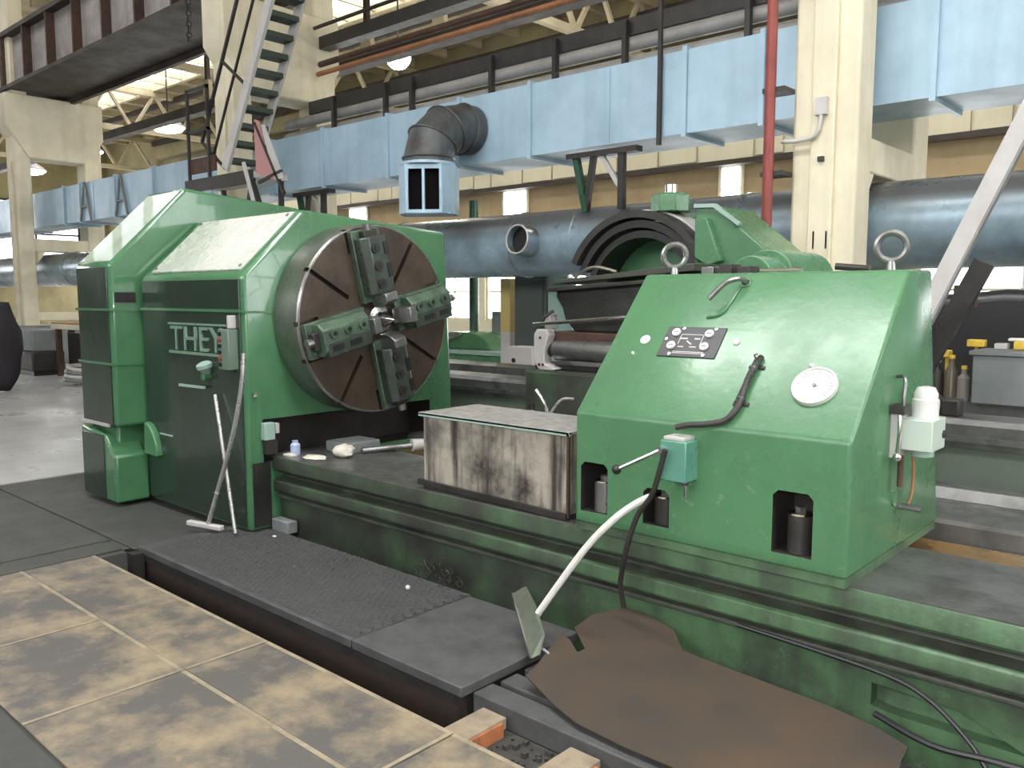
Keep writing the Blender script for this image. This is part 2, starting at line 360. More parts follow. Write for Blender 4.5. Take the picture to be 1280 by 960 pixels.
near_col = column(COLX[0], 'cream concrete column behind the tailstock with a red pipe beside it')
column(COLX[1], 'cream two-legged concrete column behind the steep access stair')
column(COLX[2], 'cream two-legged concrete column farthest left, past the headstock')
column(COLX[3], 'cream concrete column far off beyond the leftmost one'); 
# ------------------------------------------------------------------ crane runway
def runway(x0, x1, label):
    t = thing('crane_girder', (x0, 7.2, 6.5), label, 'girder')
    MB().box(x0, x1, 7.3, 7.36, 6.5, 7.6).build('web', GWEB, t, smooth=0)
    MB().box(x0, x1, 7.1, 7.6, 7.6, 7.7).build('top_flange', GIRD, t, smooth=0)
    MB().box(x0, x1, 7.1, 7.6, 6.42, 6.5).build('bottom_flange', GIRD, t, smooth=0)
    MB().box(x0, x1, 7.6, 8.6, 6.42, 6.48).build('soffit_plate', GIRD, t, smooth=0)
    MB().box(x0, x1, 8.5, 8.6, 6.3, 6.42).build('soffit_edge', GIRD, t, smooth=0)
    MB().box(x0, x1, 7.2, 7.26, 7.7, 7.78).build('rail', IRON, t, smooth=0)
    n = int((x1-x0)/1.22)
    for i in range(n+1):
        xx = x0+.04+i*(x1-x0-.08)/n
        MB().box(xx-.03, xx+.03, 7.12, 7.3, 6.5, 7.6).build('stiffener', RUST, t, smooth=0)
for i in range(3):
    runway(COLX[i+1]-.0, COLX[i]-.02, ['dark brown crane girder over the tailstock end', 'dark brown crane girder with pale panels spanning toward the leftmost column', 'dark crane girder beyond'][i]) if i != 0 else None
runway(COLX[2], COLX[1]-.02, 'dark brown crane girder with pale web panels at the upper left') if False else None
t = thing('hanging_chain', (-13.3, 7.0, 6.0), 'grey chain hanging at the end of the brown crane girder', 'chain')
for i in range(22):
    z = 5.75+i*.085
    MB().torus((-13.3, 7.0, z), .045, .014, (1, 0, 0) if i % 2 else (0, 1, 0), 10, 5).build('link', IRON, t)
# ------------------------------------------------------------------ blue ventilation duct
DY0, DY1, DZ0, DZ1 = 7.68, 8.45, 3.29, 4.11
dt = thing('ventilation_duct', (-10, DY0, DZ0), 'long pale blue rectangular ventilation duct running behind the cream columns', 'duct')
MB().box(-34, 1.2, DY0, DY1, DZ0, DZ1).build('casing', DUCT, dt, smooth=0)
for xx in (-33, -30.5, -28, -25.5, -23.6, -20.6, -19.7, -17.9, -16.2, -14.0, -12.1, -10.7, -9.2, -7.8, -6.62, -4.56, -3.73, -2.22, -.6):
    MB().box(xx-.025, xx+.025, DY0-.035, DY1+.02, DZ0-.035, DZ1+.03).build('flange', DUCT, dt, smooth=0)
for xx in (-19.0, -17.9, -5.5):
    MB().box(xx-.012, xx+.012, DY0-.012, DY0, DZ0+.02, DZ1-.02).build('seam', DUCT, dt, smooth=0)
for xx in (-19.4, -17.6):
    f = MB(); f.bar((xx-.28, DY0-.03, DZ0), (xx, DY0-.03, DZ1), .04); f.bar((xx+.28, DY0-.03, DZ0), (xx, DY0-.03, DZ1), .04); f.bar((xx-.18, DY0-.03, DZ0+.3), (xx+.18, DY0-.03, DZ0+.3), .04)
    f.build('brace', MIDGREY, dt, smooth=0)
MB().box(-4.86, -4.82, DY0-.06, DY0-.02, 3.2, 5.5).build('drop_rod', IRON, dt)
# outlet elbow of the duct
el = thing('duct_outlet', (-7.6, 7.1, 2.65), 'dark sheet metal elbow with a pale blue two-opening outlet box under the blue duct', 'vent')
def elbow(cx, y0, z0, rad, R):
    """segmented bend from the duct face (going -Y) to straight down"""
    segs = [(0, 0), (30, 1), (60, 2), (90, 3)]; rings = []
    for a, _ in segs:
        t = math.radians(a); c = Vector((cx, y0-R*math.sin(t), z0-R+R*math.cos(t))); rings.append((c, t))
    return rings
RB, RR, n = .30, .36, 24
cx, y0, z0 = -7.60, 7.66, 3.70
rings = [(Vector((cx, y0-.0, z0)), 0), (Vector((cx-.02, y0-.14, z0)), 0)]
for a in (30, 60, 90): 
    t = math.radians(a); rings.append((Vector((cx-.0*a/30-.02, y0-.14-.55*math.sin(t), z0-.42+.42*math.cos(t))), t))
rings.append((Vector((-7.62, y0-.70, 3.2)), math.radians(90)))
for k in range(len(rings)-1):
    mb = MB(); vs = []
    for c, t in rings[k:k+2]:
        up = Vector((0, -math.sin(t)*0+math.sin(t)*-1*0, 0))
        e2 = Vector((0, -math.sin(t), math.cos(t))) if False else Vector((0, math.sin(t)*-1, math.cos(t)))
        for i in range(n):
            a = 2*math.pi*i/n; vs.append(c+Vector((1, 0, 0))*(RB*math.cos(a))+e2*(RB*math.sin(a)))
    mb.add(vs, [(i, (i+1) % n, n+(i+1) % n, n+i) for i in range(n)]).build('elbow_segment', ELBOW, el)
    c, t = rings[k+1]; mb = MB(); mb.torus(c, RB+.005, .014, Vector((0, math.cos(t), math.sin(t))) if False else Vector((0, -math.cos(t), -math.sin(t))), 24, 6).build('seam_ring', ELBOW, el)
OB = Matrix.Translation(Vector((-7.62, 6.96, 2.62))) @ Matrix.Rotation(math.radians(36), 4, 'Z')
for (xa_, ya_), (xb_, yb_) in ((( -.33, -.06), (-.22, -.24)), ((.22, -.24), (.33, -.06)), ((-.33, -.06), (-.33, .24)), ((.33, -.06), (.33, .24)), ((-.33, .24), (.33, .24))):
    MB(OB).bar((xa_, ya_, .285), (xb_, yb_, .285), .016, .57).build('side_panel', DUCT, el, smooth=0)
MB(OB).box(-.215, .215, -.25, -.225, .0, .04).build('front_bar', DUCT, el, smooth=0); MB(OB).box(-.215, .215, -.25, -.225, .51, .57).build('front_bar', DUCT, el, smooth=0)
for xx in (-.215, -.02, .185): MB(OB).box(xx, xx+.03, -.25, -.225, .04, .51).build('front_bar', DUCT, el, smooth=0)
for xx in (-.10, .10): MB(OB).box(xx-.095, xx+.095, -.16, -.15, .02, .55).build('opening_shade', MATS.get('opening_black') or mat('opening_black', (.008, .006, .007), .95, spec=.05), el, smooth=0)  # black sheets stand in for the unlit inside behind the openings
MB(OB).box(-.30, .30, -.17, .22, .0, .015).build('floor_sheet', DUCT, el, smooth=0)
MB(OB).cyl((0, 0, .57), (0, 0, .60), .33, n=24).build('outlet_collar', DUCT, el)
# ------------------------------------------------------------------ big round blue pipe
PY, PZ, PR = 8.08, 2.285, .395
pp = thing('blue_pipe', (-7, PY, PZ), 'large round blue grey pipe with an open stub running under the duct', 'pipe')
c = MB().cyl((-34, PY, PZ), (1.5, PY, PZ), PR, n=36).build('barrel', PIPE, pp)
dustify(PIPE, (.075, .065, .058))
for xx in (-21.0, -16.0, -11, -9.3, -7.0, -6.05, -4.0, -1.4): MB().torus((xx, PY, PZ), PR+.002, .012, (1, 0, 0), 36, 6).build('weld_ring', PIPE, pp)
st = MB(); n = 20; C0 = Vector((-6.66, PY-.3, PZ+.0)); D = Vector((0, -1, .1)).normalized(); st.cyl(C0, C0+D*.30, .175, n=22, caps=False); st.cyl(C0, C0+D*.30, .160, n=22, caps=False)
a0 = len(st.v); st.build('branch_stub', PIPE, pp)
MB().torus(C0+D*.30, .168, .012, D, 22, 6).build('stub_lip', LTGREY, pp)
MB().cyl(C0+D*.19, C0+D*.2, .165, n=20).build('stub_inside', BLACK, pp)
# pipe hangers between duct and pipe
for xx, lab in ((-11.2, 'dark steel hanger frame under the duct left of its elbow'), (-5.75, 'dark green steel hanger frame under the duct above the arch')):
    t = thing('hanger_frame', (xx, 8, 2.7), lab, 'bracket')
    MB().bar((xx-.25, 7.75, DZ0-.08), (xx-.1, 7.75, 2.6), .07).build('strut', GRDRK, t, smooth=0)
    MB().bar((xx+.0, 7.75, DZ0-.08), (xx-.1, 7.75, 2.6), .06).build('strut', IRON, t, smooth=0)
    MB().bar((xx+.1, 7.75, DZ0-.08), (xx+.35, 7.75, 2.85), .05).build('strut', LTGREY, t, smooth=0)
    MB().bar((xx+.38, 7.75, DZ0-.05), (xx+.38, 7.75, 2.6), .07).build('strut', IRON, t, smooth=0)
    MB().box(xx-.35, xx+.6, 7.69, 7.81, DZ0-.1, DZ0-.04).build('cross_bar', IRON, t, smooth=0)
# pipes and beams above the duct
def run(name, y, z, r, m, label, cat, x0=-13, x1=1.2, box=None):
    mb = MB()
    if box: mb.box(x0, x1, y-box[0]/2, y+box[0]/2, z-box[1]/2, z+box[1]/2)
    else: mb.cyl((x0, y, z), (x1, y, z), r, n=12)
    return tag(mb.build(name, m, smooth=35 if not box else 0), label, cat)
run('lagged_pipe', 8.6, 4.60, .085, GPIPE, 'upper of the two grey lagged pipes running above the blue duct', 'pipe')
run('lagged_pipe', 8.6, 4.38, .085, GPIPE, 'lower of the two grey lagged pipes running above the blue duct', 'pipe')
run('cable_tray', 8.65, 4.79, 0, IRON, 'dark cable tray running above the two grey pipes', 'tray', box=(.2, .2), x0=-12.3)
t = thing('pipe_hanger', (-8, 8.45, 4.4), 'row of dark posts clamping the two grey lagged pipes above the duct', 'bracket')
for xx in (-11.5, -10.2, -9.6, -8.0, -6.9, -5.85, -4.3, -2.5): MB().box(xx-.03, xx+.03, 8.44, 8.51, 4.1, 4.85).build('post', IRON, t, smooth=0)
run('service_pipe', 8.75, 5.38, .04, ORNG, 'orange brown service pipe running high above the cable tray', 'pipe', x0=-12.3, x1=-3.3)
run('service_pipe', 8.8, 5.55, .05, RUST, 'dark rusty service pipe running just above the orange brown one', 'pipe', x0=-12.3, x1=-3.3)
run('steel_beam', 8.9, 5.9, 0, IRON, 'dark steel walkway beam running highest in the middle of the hall', 'beam', box=(.22, .2), x0=-12.3, x1=-3.3)
run('conduit', 8.7, 6.12, .03, IRON, 'thin dark conduit running above the steel walkway beam', 'pipe', x0=-12.3, x1=-3.3)
run('steel_channel', 19.2, 8.35, 0, OLIVE, 'olive steel channel along the top of the far wall', 'beam', box=(.3, .5), x0=-40, x1=3)
run('steel_channel', 19.3, 7.35, 0, GIRD, 'dark steel channel along the far wall below the olive one', 'beam', box=(.3, .25), x0=-40, x1=3)
random.seed(11)
for i in range(7):
    xx = -22+i*2.3
    t = thing('roof_bracket', (xx, 12, 6.5), 'cream bracket plate on the dark far beam, %s from the stair side' % ['first', 'second', 'third', 'fourth', 'fifth', 'sixth', 'seventh'][i], 'bracket', 'cream bracket plates under the roof')
    MB().prism([(xx-.2, 6.9), (xx+.2, 6.9), (xx+.12, 7.5), (xx-.12, 7.5)], 12, 12.12, 'y').build('plate', ROOF, t, smooth=0)
    MB().box(xx-.06, xx+.06, 12.0, 12.1, 7.5, ZR-.1).build('stem', GIRD, t, smooth=0)
run('steel_beam', 12.1, 6.8, 0, GIRD, 'dark beam carrying the cream bracket plates under the far roof', 'beam', box=(.3, .25), x0=-40, x1=3)
for yy, zz, nm in ((16.2, 9.15, 'nearest the skylight'), (17.6, 9.0, 'in the middle of the slabs'), (19.0, 8.8, 'nearest the far wall')): run('roof_purlin', yy, zz, 0, GIRD, 'dark roof purlin along the far bay, ' + nm, 'beam', box=(.14, .22), x0=-40, x1=3)
run('roof_purlin', 12.6, 9.0, 0, GIRD, 'dark roof purlin along the far bay on the near side of the skylight', 'beam', box=(.16, .3), x0=-40, x1=3)
# lamps
LS = [(-27.7, 7.2), (-34.2, 7.15), (-40.1, 7.0), (-16.0, 7.35), (-5.5, 7.3)]
LL = ['large lit bay lamp seen left of the stair', 'lit bay lamp second from the stair at the far left', 'lit bay lamp farthest away beside the leftmost column', 'glowing round bay lamp above the blue duct', 'bay lamp over the far bay behind the near column']
for (xx, zz), lab in zip(LS, LL):
    t = thing('bay_lamp', (xx, 13.7, zz), lab, 'lamp')
    if xx == -16.0:
        MB().ball((xx, 13.7, zz), .30, 20, 12).build('lit_globe', LAMPM, t); MB().cyl((xx, 13.7, zz+.28), (xx, 13.7, zz+.42), .1, .05, 14).build('globe_cap', LTGREY, t)
    else:
        MB().lathe([(.08, .5), (.14, .36), (.42, .17), (.55, .02), (.53, .02), (.38, .14)], (xx, 13.7, zz), (0, 0, 1), 24).build('reflector', LTGREY, t)
        MB().lathe([(.12, -.16), (.40, -.10), (.52, .01), (.50, .03)], (xx, 13.7, zz), (0, 0, 1), 24).build('lit_glass', LAMPM, t)
    MB().cyl((xx, 13.7, zz+.4), (xx, 13.7, ZR-.2), .02, n=6).build('suspension_rod', IRON, t)
# red pipe beside the near column
rp = thing('red_pipe', (-3.3, 7.0, 0), 'red oxide vertical pipe clamped beside the cream column', 'pipe')
MB().cyl((-3.32, 6.98, 0), (-3.32, 6.98, 9.3), .045, n=14).build('riser', REDP, rp)
for z in (2.7, 3.4, 4.3): MB().box(-3.4, -3.2, 6.99, 7.2, z-.02, z+.02).build('clamp', IRON, rp, smooth=0)
MB().tube([(-3.27, 7.12, 2.98), (-3.1, 7.12, 2.97), (-2.96, 7.12, 3.02), (-2.92, 7.12, 3.3)], .018).build('bent_conduit', LTGREY, near_col)
MB().box(-2.98, -2.88, 7.1, 7.2, 3.16, 3.3).build('clip', LTGREY, near_col, smooth=0)
MB().box(-2.95, -2.9, 7.12, 7.2, 2.78, 2.82).build('bracket_pin', IRON, near_col, smooth=0)
for xx in (-2.98, -2.87): MB().box(xx, xx+.015, 7.15, 7.2, 2.05, 2.2).build('bracket_pin', IRON, near_col, smooth=0)
# ------------------------------------------------------------------ access stair
stt = thing('access_stair', (-12, 7.0, 3.4), 'steep steel access stair with open dark treads climbing to the crane girder', 'stair')
A, B = Vector((-11.53, 6.55, 3.5)), Vector((-9.43, 6.55, 6.9)); off = Vector((0, .46, 0))
MB().bar(A, B, .05, .16).build('stringer', LTGREY, stt, smooth=0); MB().bar(A+off, B+off, .05, .16).build('stringer', LTGREY, stt, smooth=0)
for i in range(15):
    p = A.lerp(B, (i+.5)/15); MB().box(p.x-.12, p.x+.12, p.y+.025, p.y+.435, p.z-.035, p.z+.035).build('tread', mat('dark_tread', (.03, .045, .035), .6) if i == 0 else MATS['dark_tread'], stt, smooth=0)
h = Vector((-.62, -.02, .45))
MB().bar(A+h, B+h, .04).build('handrail', IRON, stt); MB().bar(A+h*.5, B+h*.5, .03).build('handrail', IRON, stt)
for i in range(4):
    p = A.lerp(B, i/3.2); MB().bar(p, p+h, .035).build('baluster', IRON, stt)
lp = thing('stair_landing', (-11.6, 6.8, 3.3), 'small grey landing platform at the foot of the steep stair', 'platform')
MB().box(-12.55, -10.7, 6.5, 7.05, 3.30, 3.38).build('deck', LTGREY, lp, smooth=0)
MB().box(-12.55, -10.7, 6.44, 6.5, 3.22, 3.40).build('edge_beam', IRON, lp, smooth=0)
MB().box(-12.5, -11.75, 6.5, 6.54, 3.5, 3.72).build('toe_board', RUST, lp, smooth=0)
for xx in (-12.5, -11.9): MB().box(xx-.02, xx+.02, 6.48, 6.52, 3.38, 4.75).build('rail_post', IRON, lp, smooth=0)
MB().box(-12.52, -11.88, 6.48, 6.52, 4.70, 4.75).build('top_rail', IRON, lp, smooth=0); MB().box(-12.52, -11.88, 6.48, 6.52, 4.1, 4.14).build('mid_rail', IRON, lp, smooth=0)
for a, b in (((-12.4, 6.55, 3.3), (-12.4, 6.55, 0)), ((-10.8, 6.55, 3.3), (-11.2, 6.55, 2.2)), ((-10.8, 7.0, 3.3), (-10.8, 7.0, 0)), ((-12.4, 7.0, 3.3), (-12.4, 7.0, 0)), ((-10.8, 6.52, 3.3), (-10.4, 6.6, 2.3))): MB().bar(a, b, .06).build('leg', IRON, lp, smooth=0)
wb = thing('warning_board', (-10.3, 6.7, 3.3), 'faded red and pale leaning board beside the foot of the stair', 'board')
MB().prism([(-10.50, 3.33), (-10.05, 3.2), (-10.42, 4.02), (-10.52, 4.05)], 6.42, 6.44, 'y').build('red_panel', mat('faded_red_paint', (.40, .20, .20), .6), wb, smooth=0)
MB().prism([(-10.05, 3.2), (-9.85, 3.2), (-10.28, 3.95), (-10.35, 3.95)], 6.42, 6.44, 'y').build('pale_panel', LTGREY, wb, smooth=0)
MB().bar((-10.5, 6.43, 4.0), (-9.85, 6.43, 3.0), .04).build('frame_bar', IRON, wb, smooth=0); MB().bar((-10.45, 6.43, 3.2), (-9.9, 6.43, 3.3), .04).build('frame_bar', IRON, wb, smooth=0)
MB().bar((-10.8, 6.41, 3.5), (-10.35, 6.41, 2.4), .04).build('prop', LTGREY, wb, smooth=0)
# ------------------------------------------------------------------ floor plates, platform, mat, planks
def plate(x0, x1, y0, y1, m, label, name='floor_plate', z0=-.012, z1=0., group='steel floor plates'):
    g = .003
    o = tag(MB().box(x0+g, x1-g, y0+g, y1-g, z0, z1).build(name, m, bevel=.003, seg=1), label, 'plate', group)
    if m is OCHRE:
        MB().box(x0+g, x1-g, y1-.024, y1-g, z1, z1+.001).build('worn_edge', WORN, o, smooth=0); MB().box(x1-.020, x1-g, y0+g, y1-.024, z1, z1+.001).build('worn_edge', WORN, o, smooth=0)
    return o
plate(-5.5, -3.48, 1.7, 2.12, OCHRE, 'long ochre floor plate along the channel beside the rubber mat')
plate(-3.48, -2.2, 1.7, 2.12, OCHRE, 'ochre floor plate along the channel beside the bare platform end')
plate(-2.2, -.9, 1.7, 2.12, OCHRE, 'ochre floor plate at the bottom edge beside the rusty channel pieces')
plate(-5.5, -4.36, 1.04, 1.7, OCHRE, 'ochre floor plate farthest left, touching the grey plates')
plate(-4.36, -3.48, 1.04, 1.7, OCHRE, 'square ochre floor plate between two pale seams at the left edge')
plate(-3.48, -2.2, 1.04, 1.7, OCHRE, 'ochre floor plate nearest the camera with mottled rust')
plate(-2.2, -.9, 1.04, 1.7, OCHRE, 'ochre floor plate below the bottom edge beside the mottled one')
plate(-5.76, -5.51, .9, 2.3, GRPLATE, 'narrow grey floor plate bordering the ochre ones')
plate(-8.2, -5.78, .9, 2.34, GRPLATE, 'wide dark grey floor plate at the left edge')
plate(-8.2, -5.46, 2.35, 2.75, GRPLATE, 'grey floor plate running in front of the headstock foot')
plate(-3.9, -1.5, .3, 1.03, GRPLATE, 'grey green floor plate in the bottom corner')
pf = thing('work_platform', (-4, 2.37, -.26), 'dark steel platform plate under the rubber mat beside the lathe bed', 'platform')
MB().box(-5.44, -3.175, 2.37, 3.19, -.03, .018).build('deck_plate', PLANKM, pf, bevel=.006)
MB().box(-3.165, -2.42, 2.37, 3.17, -.03, .018).build('deck_plate', PLANKM, pf, bevel=.006)
MB().box(-5.4, -2.46, 2.39, 2.43, -.26, -.03).build('side_channel', mat('dark_rusty_channel', (.035, .022, .018), .7, .1, (.015, .012, .01), .6, 6), pf, smooth=0)
MB().box(-5.4, -2.46, 2.37, 2.39, -.07, -.03).build('side_lip', IRON, pf, smooth=0)
MB().box(-2.5, -2.45, 2.43, 3.15, -.26, -.03).build('end_channel', IRON, pf, smooth=0)
MB().box(-5.52, -5.36, 2.3, 2.37, -.2, -.012).build('end_block', IRON, pf, smooth=0)
nx, ny = 190, 76; vs = []; fs = []
rr = random.Random(3)
for j in range(ny+1):
    for i in range(nx+1):
        u, v = i/nx, j/ny
        x = -5.3+2.13*u+.012*math.sin(v*70)*(u > .98); y = 2.40+(.60 if x < -5.12 else .77)*v
        edge = i in (0, nx) or j in (0, ny)
        z = .020 if edge else .024+rr.uniform(0, .006)+.004*((i//2+j//3) % 2)+.004*math.sin(u*9)*math.sin(v*5)
        vs.append((x, y, z))
for j in range(ny):
    for i in range(nx): a = j*(nx+1)+i; fs.append((a, a+1, a+nx+2, a+nx+1))
tag(MB().add(vs, fs).build('rubber_mat', RUBBER, smooth=0), 'black knobbed rubber mat lying on the platform along the lathe bed', 'mat')
tag(MB().ball((-3.46, 2.98, .045), .014).build('white_scrap', WHITE), 'tiny white scrap lying on the rubber mat', 'scrap')
tag(MB().ball((-4.9, 3.05, .04), .012, sc=(1.3, 1, .6)).build('white_scrap', WHITE), 'tiny pale scrap at the far end of the mat', 'scrap')
tag(MB().box(-5.13, -4.93, 3.175, 3.255, .018, .10).build('steel_block', MIDGREY, bevel=.006), 'small grey steel block at the foot of the headstock corner', 'block')
# planks beside the platform end
for i, (y0, y1, z1, x0, x1, m, lab) in enumerate([
    (2.43, 2.55, -.02, -2.41, -.6, PLANKM, 'grey timber strip nearest the rusty channel pieces'),
    (2.60, 2.71, -.03, -2.41, -.6, PLANKM, 'grey timber strip running under the brown sheet edge'),
    (2.76, 2.90, -.03, -2.41, -.6, PLANKM, 'grey timber strip in the pit nearest the bed'),
    (2.95, 3.10, -.04, -2.41, -.6, IRON, 'dark strip along the bed foot under the brown sheet')]):
    tag(MB().box(x0, x1, y0, y1, -.119, z1).build('pit_plank', m, bevel=.006), lab, 'plank', 'pit planks')
def stub(x, y0, y1, z1, w, lab):
    t = thing('channel_piece', (x, y0, -.26), lab, 'steel piece')
    MB().box(x, x+w, y0, y1, z1-.05, z1).build('top_flange', WOOD, t, bevel=.004)
    MB().box(x+w, x+w+.012, y0, y1-.03, -.12, z1-.01).build('rusty_web', ORUST, t, smooth=0)
    MB().box(x+.02, x+w-.02, y0+.02, y1-.02, -.12, z1-.05).build('packing', IRON, t, smooth=0)
stub(-2.33, 2.17, 2.41, -.05, .13, 'rusty orange channel stub in the pit by the platform end')
stub(-1.87, 2.17, 2.41, -.05, .14, 'rusty pale channel stub at the bottom edge')
r2 = random.Random(5); mb = MB()
for i in range(260):
    x, y = r2.uniform(-2.40, -.9), r2.uniform(2.14, 2.40); s = r2.uniform(.008, .022)
    if -2.36 < x < -2.16 or -1.9 < x < -1.70: continue
    mb.box(x, x+s, y, y+s*r2.uniform(.6, 1.4), -.12, -.117+s*.8)
tag(mb.build('pit_rubble', PITM, smooth=0), 'loose dark rubble on the pit floor by the channel stubs', 'rubble', kind='stuff')
mb = MB()
for i in range(28):
    c = Vector((-3.45+r2.uniform(-.2, .25), 3.21+r2.uniform(-.06, .0), .05+r2.uniform(0, .07))); a = r2.uniform(0, 6)
    mb.tube([c+Vector((.03*math.cos(a+t*1.6)*(1-t/6), .012*t*.4, .02*math.sin(a+t*1.6))) for t in range(5)], .0022, 4)
tag(mb.build('swarf_curls', IRON), 'curls of metal swarf at the foot of the bed behind the mat', 'swarf', kind='stuff')
# ------------------------------------------------------------------ work bed
bd = thing('lathe_bed', (-3, 3.2, -.26), 'long green lathe bed with grooved oily front and steel ways on top', 'lathe bed')
prof = [(3.2, .535), (3.2, .45), (3.215, .432), (3.285, .425), (3.285, .388), (3.222, .372), (3.205, .362), (3.203, .30), (3.215, .288), (3.255, .284), (3.255, .268), (3.228, .264), (3.224, .242), (3.25, .238), (3.262, .15), (3.262, -.26), (5.15, -.26), (5.15, .40), (3.9, .40), (3.9, .535)]
body = MB().prism(prof, -5.14, 1.6).build('bed_casting', GRBED, bd, bevel=.005)
def grease(m, c, x0, x1):
    '''thick coolant grease toward the chuck end of the bed'''
    nt = m.node_tree; L = nt.links.new; b = nt.nodes['Principled BSDF']; src = b.inputs['Base Color'].links[0].from_socket
    g = nd(nt, 'ShaderNodeNewGeometry'); sx = nd(nt, 'ShaderNodeSeparateXYZ'); L(g.outputs['Position'], sx.inputs[0])
    r = nd(nt, 'ShaderNodeMapRange'); L(sx.outputs['X'], r.inputs[0]); r.inputs[1].default_value = x0; r.inputs[2].default_value = x1
    n = nd(nt, 'ShaderNodeTexNoise'); n.inputs['Scale'].default_value = 4; n.inputs['Detail'].default_value = 6; L(g.outputs['Position'], n.inputs['Vector'])
    r2 = nd(nt, 'ShaderNodeMapRange'); L(n.outputs[0], r2.inputs[0]); r2.inputs[1].default_value = .3; r2.inputs[2].default_value = .6; r2.inputs[3].default_value = .35
    mu = nd(nt, 'ShaderNodeMath'); mu.operation = 'MULTIPLY'; L(r.outputs[0], mu.inputs[0]); L(r2.outputs[0], mu.inputs[1])
    mx = nd(nt, 'ShaderNodeMix'); mx.data_type = 'RGBA'; L(mu.outputs[0], mx.inputs[0]); L(src, mx.inputs[6]); mx.inputs[7].default_value = (*c, 1); L(mx.outputs[2], b.inputs['Base Color'])
grease(GRBED, (.036, .037, .031), -1.9, -3.3)
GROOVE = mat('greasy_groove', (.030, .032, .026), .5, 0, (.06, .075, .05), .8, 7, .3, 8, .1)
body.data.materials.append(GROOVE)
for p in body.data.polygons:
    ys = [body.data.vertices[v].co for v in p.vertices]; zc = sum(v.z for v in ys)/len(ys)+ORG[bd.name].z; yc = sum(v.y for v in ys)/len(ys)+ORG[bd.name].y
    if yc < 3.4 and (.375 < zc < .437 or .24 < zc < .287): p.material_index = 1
ct = MB(); ct.prism([(-1.06, .16), (-1.06, .07), (-1.0, .06), (-.52, .055), (-.74, .15)], 3.1, 3.33, 'y'); cut(body, ct)
MB().box(-5.2, 1.6, 3.205, 3.895, .535, .541).build('front_way', WAY, bd, smooth=0)
MB().box(-5.2, 1.6, 3.91, 3.96, .40, .515).build('way_strip', STEEL, bd, smooth=0)
MB().box(-5.2, 1.6, 3.98, 4.48, .40, .435).build('oil_channel', AMBER, bd, smooth=0)
MB().prism([(4.5, .40), (4.5, .52), (4.53, .535), (4.9, .535), (4.95, .50), (5.14, .50), (5.14, .40)], -5.2, 1.6).build('rear_way', WAY, bd, smooth=0)
MB().prism([(5.16, -.2), (5.16, .5), (5.2, .56), (5.34, .56), (5.38, .5), (5.38, -.2)], -5.2, 1.6).build('rear_apron', WAY, bd, smooth=0)
cb = thing('floor_cable', (-.9, 3.2, .1), 'dark cable sagging along the bed foot past the oval recess', 'cable')
MB().tube([(-1.6, 3.21, .262), (-1.05, 3.20, .24), (-.85, 3.19, .20), (-.70, 3.17, .10), (-.62, 3.14, .02), (-.55, 3.1, -.05)], .009).build('cable', BLACK, cb)
MB().tube([(-1.02, 3.19, .075), (-.8, 3.12, .06), (-.6, 3.12, .075), (-.3, 3.12, .09)], .012).build('cable', BLACK, cb)
tag(MB().box(-.62, -.2, 2.9, 3.1, -.04, .03).build('grey_bracket', LTGREY, bevel=.004), 'pale grey steel bar end at the bottom right corner by the bed', 'bar')
# rear carriage bed
rb = thing('carriage_bed', (-3, 5.4, 0), 'second green bed behind the first, carrying the carriage on grey rails', 'lathe bed')
MB().box(-8.5, 1.8, 5.42, 6.7, 0, .765).build('bed_casting', mat('grey_green_bed_enamel', (.12, .15, .12), .35, 0, (.07, .09, .06), .6, 2, .2, 5), rb, bevel=.01)
MB().prism([(5.40, .765), (5.40, .90), (5.43, .93), (5.72, .93), (5.75, .9), (5.75, .765)], -8.5, 1.8).build('front_rail', WAY, rb, smooth=0)
MB().prism([(6.3, .765), (6.3, .93), (6.7, .93), (6.7, .765)], -8.5, 1.8).build('back_rail', WAY, rb, smooth=0)
MB().box(-8.5, 1.8, 5.385, 5.40, .80, .835).build('rail_strip', STEEL, rb, smooth=0)
# ------------------------------------------------------------------ headstock
hs = thing('headstock', (-6, 3.5, 0), 'big green lathe headstock with a pale sloping lid behind the chuck', 'headstock')
mp = [(3.02, .02), (3.02, 1.79), (3.52, 2.262), (4.9, 2.18), (5.0, 0.02)]
main = MB().prism(mp, -6.66, -5.15).build('main_housing', GRHEAD, hs, bevel=.035, seg=3)
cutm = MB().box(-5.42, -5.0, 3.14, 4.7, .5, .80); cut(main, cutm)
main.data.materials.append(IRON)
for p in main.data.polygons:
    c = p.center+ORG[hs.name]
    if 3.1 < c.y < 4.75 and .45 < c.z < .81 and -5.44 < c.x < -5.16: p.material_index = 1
MB().box(-5.149, -5.145, 3.05, 3.19, .05, .50).build('grease_skirt', DARK, hs, smooth=0)
gp = [(2.79, .62), (2.79, 1.9), (3.43, 2.53), (4.5, 2.45), (5.0, 2.3), (5.0, .62)]
MB().prism(gp, -7.33, -6.69).build('gear_housing', GRHEAD, hs, bevel=.03, seg=3)
MB().box(-7.30, -6.80, 2.84, 4.9, .02, .62).build('gear_housing_foot', GRHEAD, hs, bevel=.02)
MB().prism([(-7.31, .02), (-7.31, .60), (-6.86, .55), (-6.75, .42), (-6.67, .40), (-6.67, .02)], 2.76, 3.03, 'y').build('lower_gear_cover', GRHEAD, hs, bevel=.02)
GRFRONT = mat('dark_green_front', (.022, .040, .027), .18, 0, (.022, .03, .023), .6, 2, .2, 6, .04, 20, (.08, .12, .09), .15)  # darker green, carried by thin sheets added over the front faces
MB().box(-6.625, -5.185, 3.010, 3.022, .05, 1.765).build('dark_front_sheet', GRFRONT, hs, bevel=.004)
MB().box(-7.295, -6.725, 2.780, 2.792, .64, 1.875).build('dark_front_sheet', GRFRONT, hs, bevel=.004)
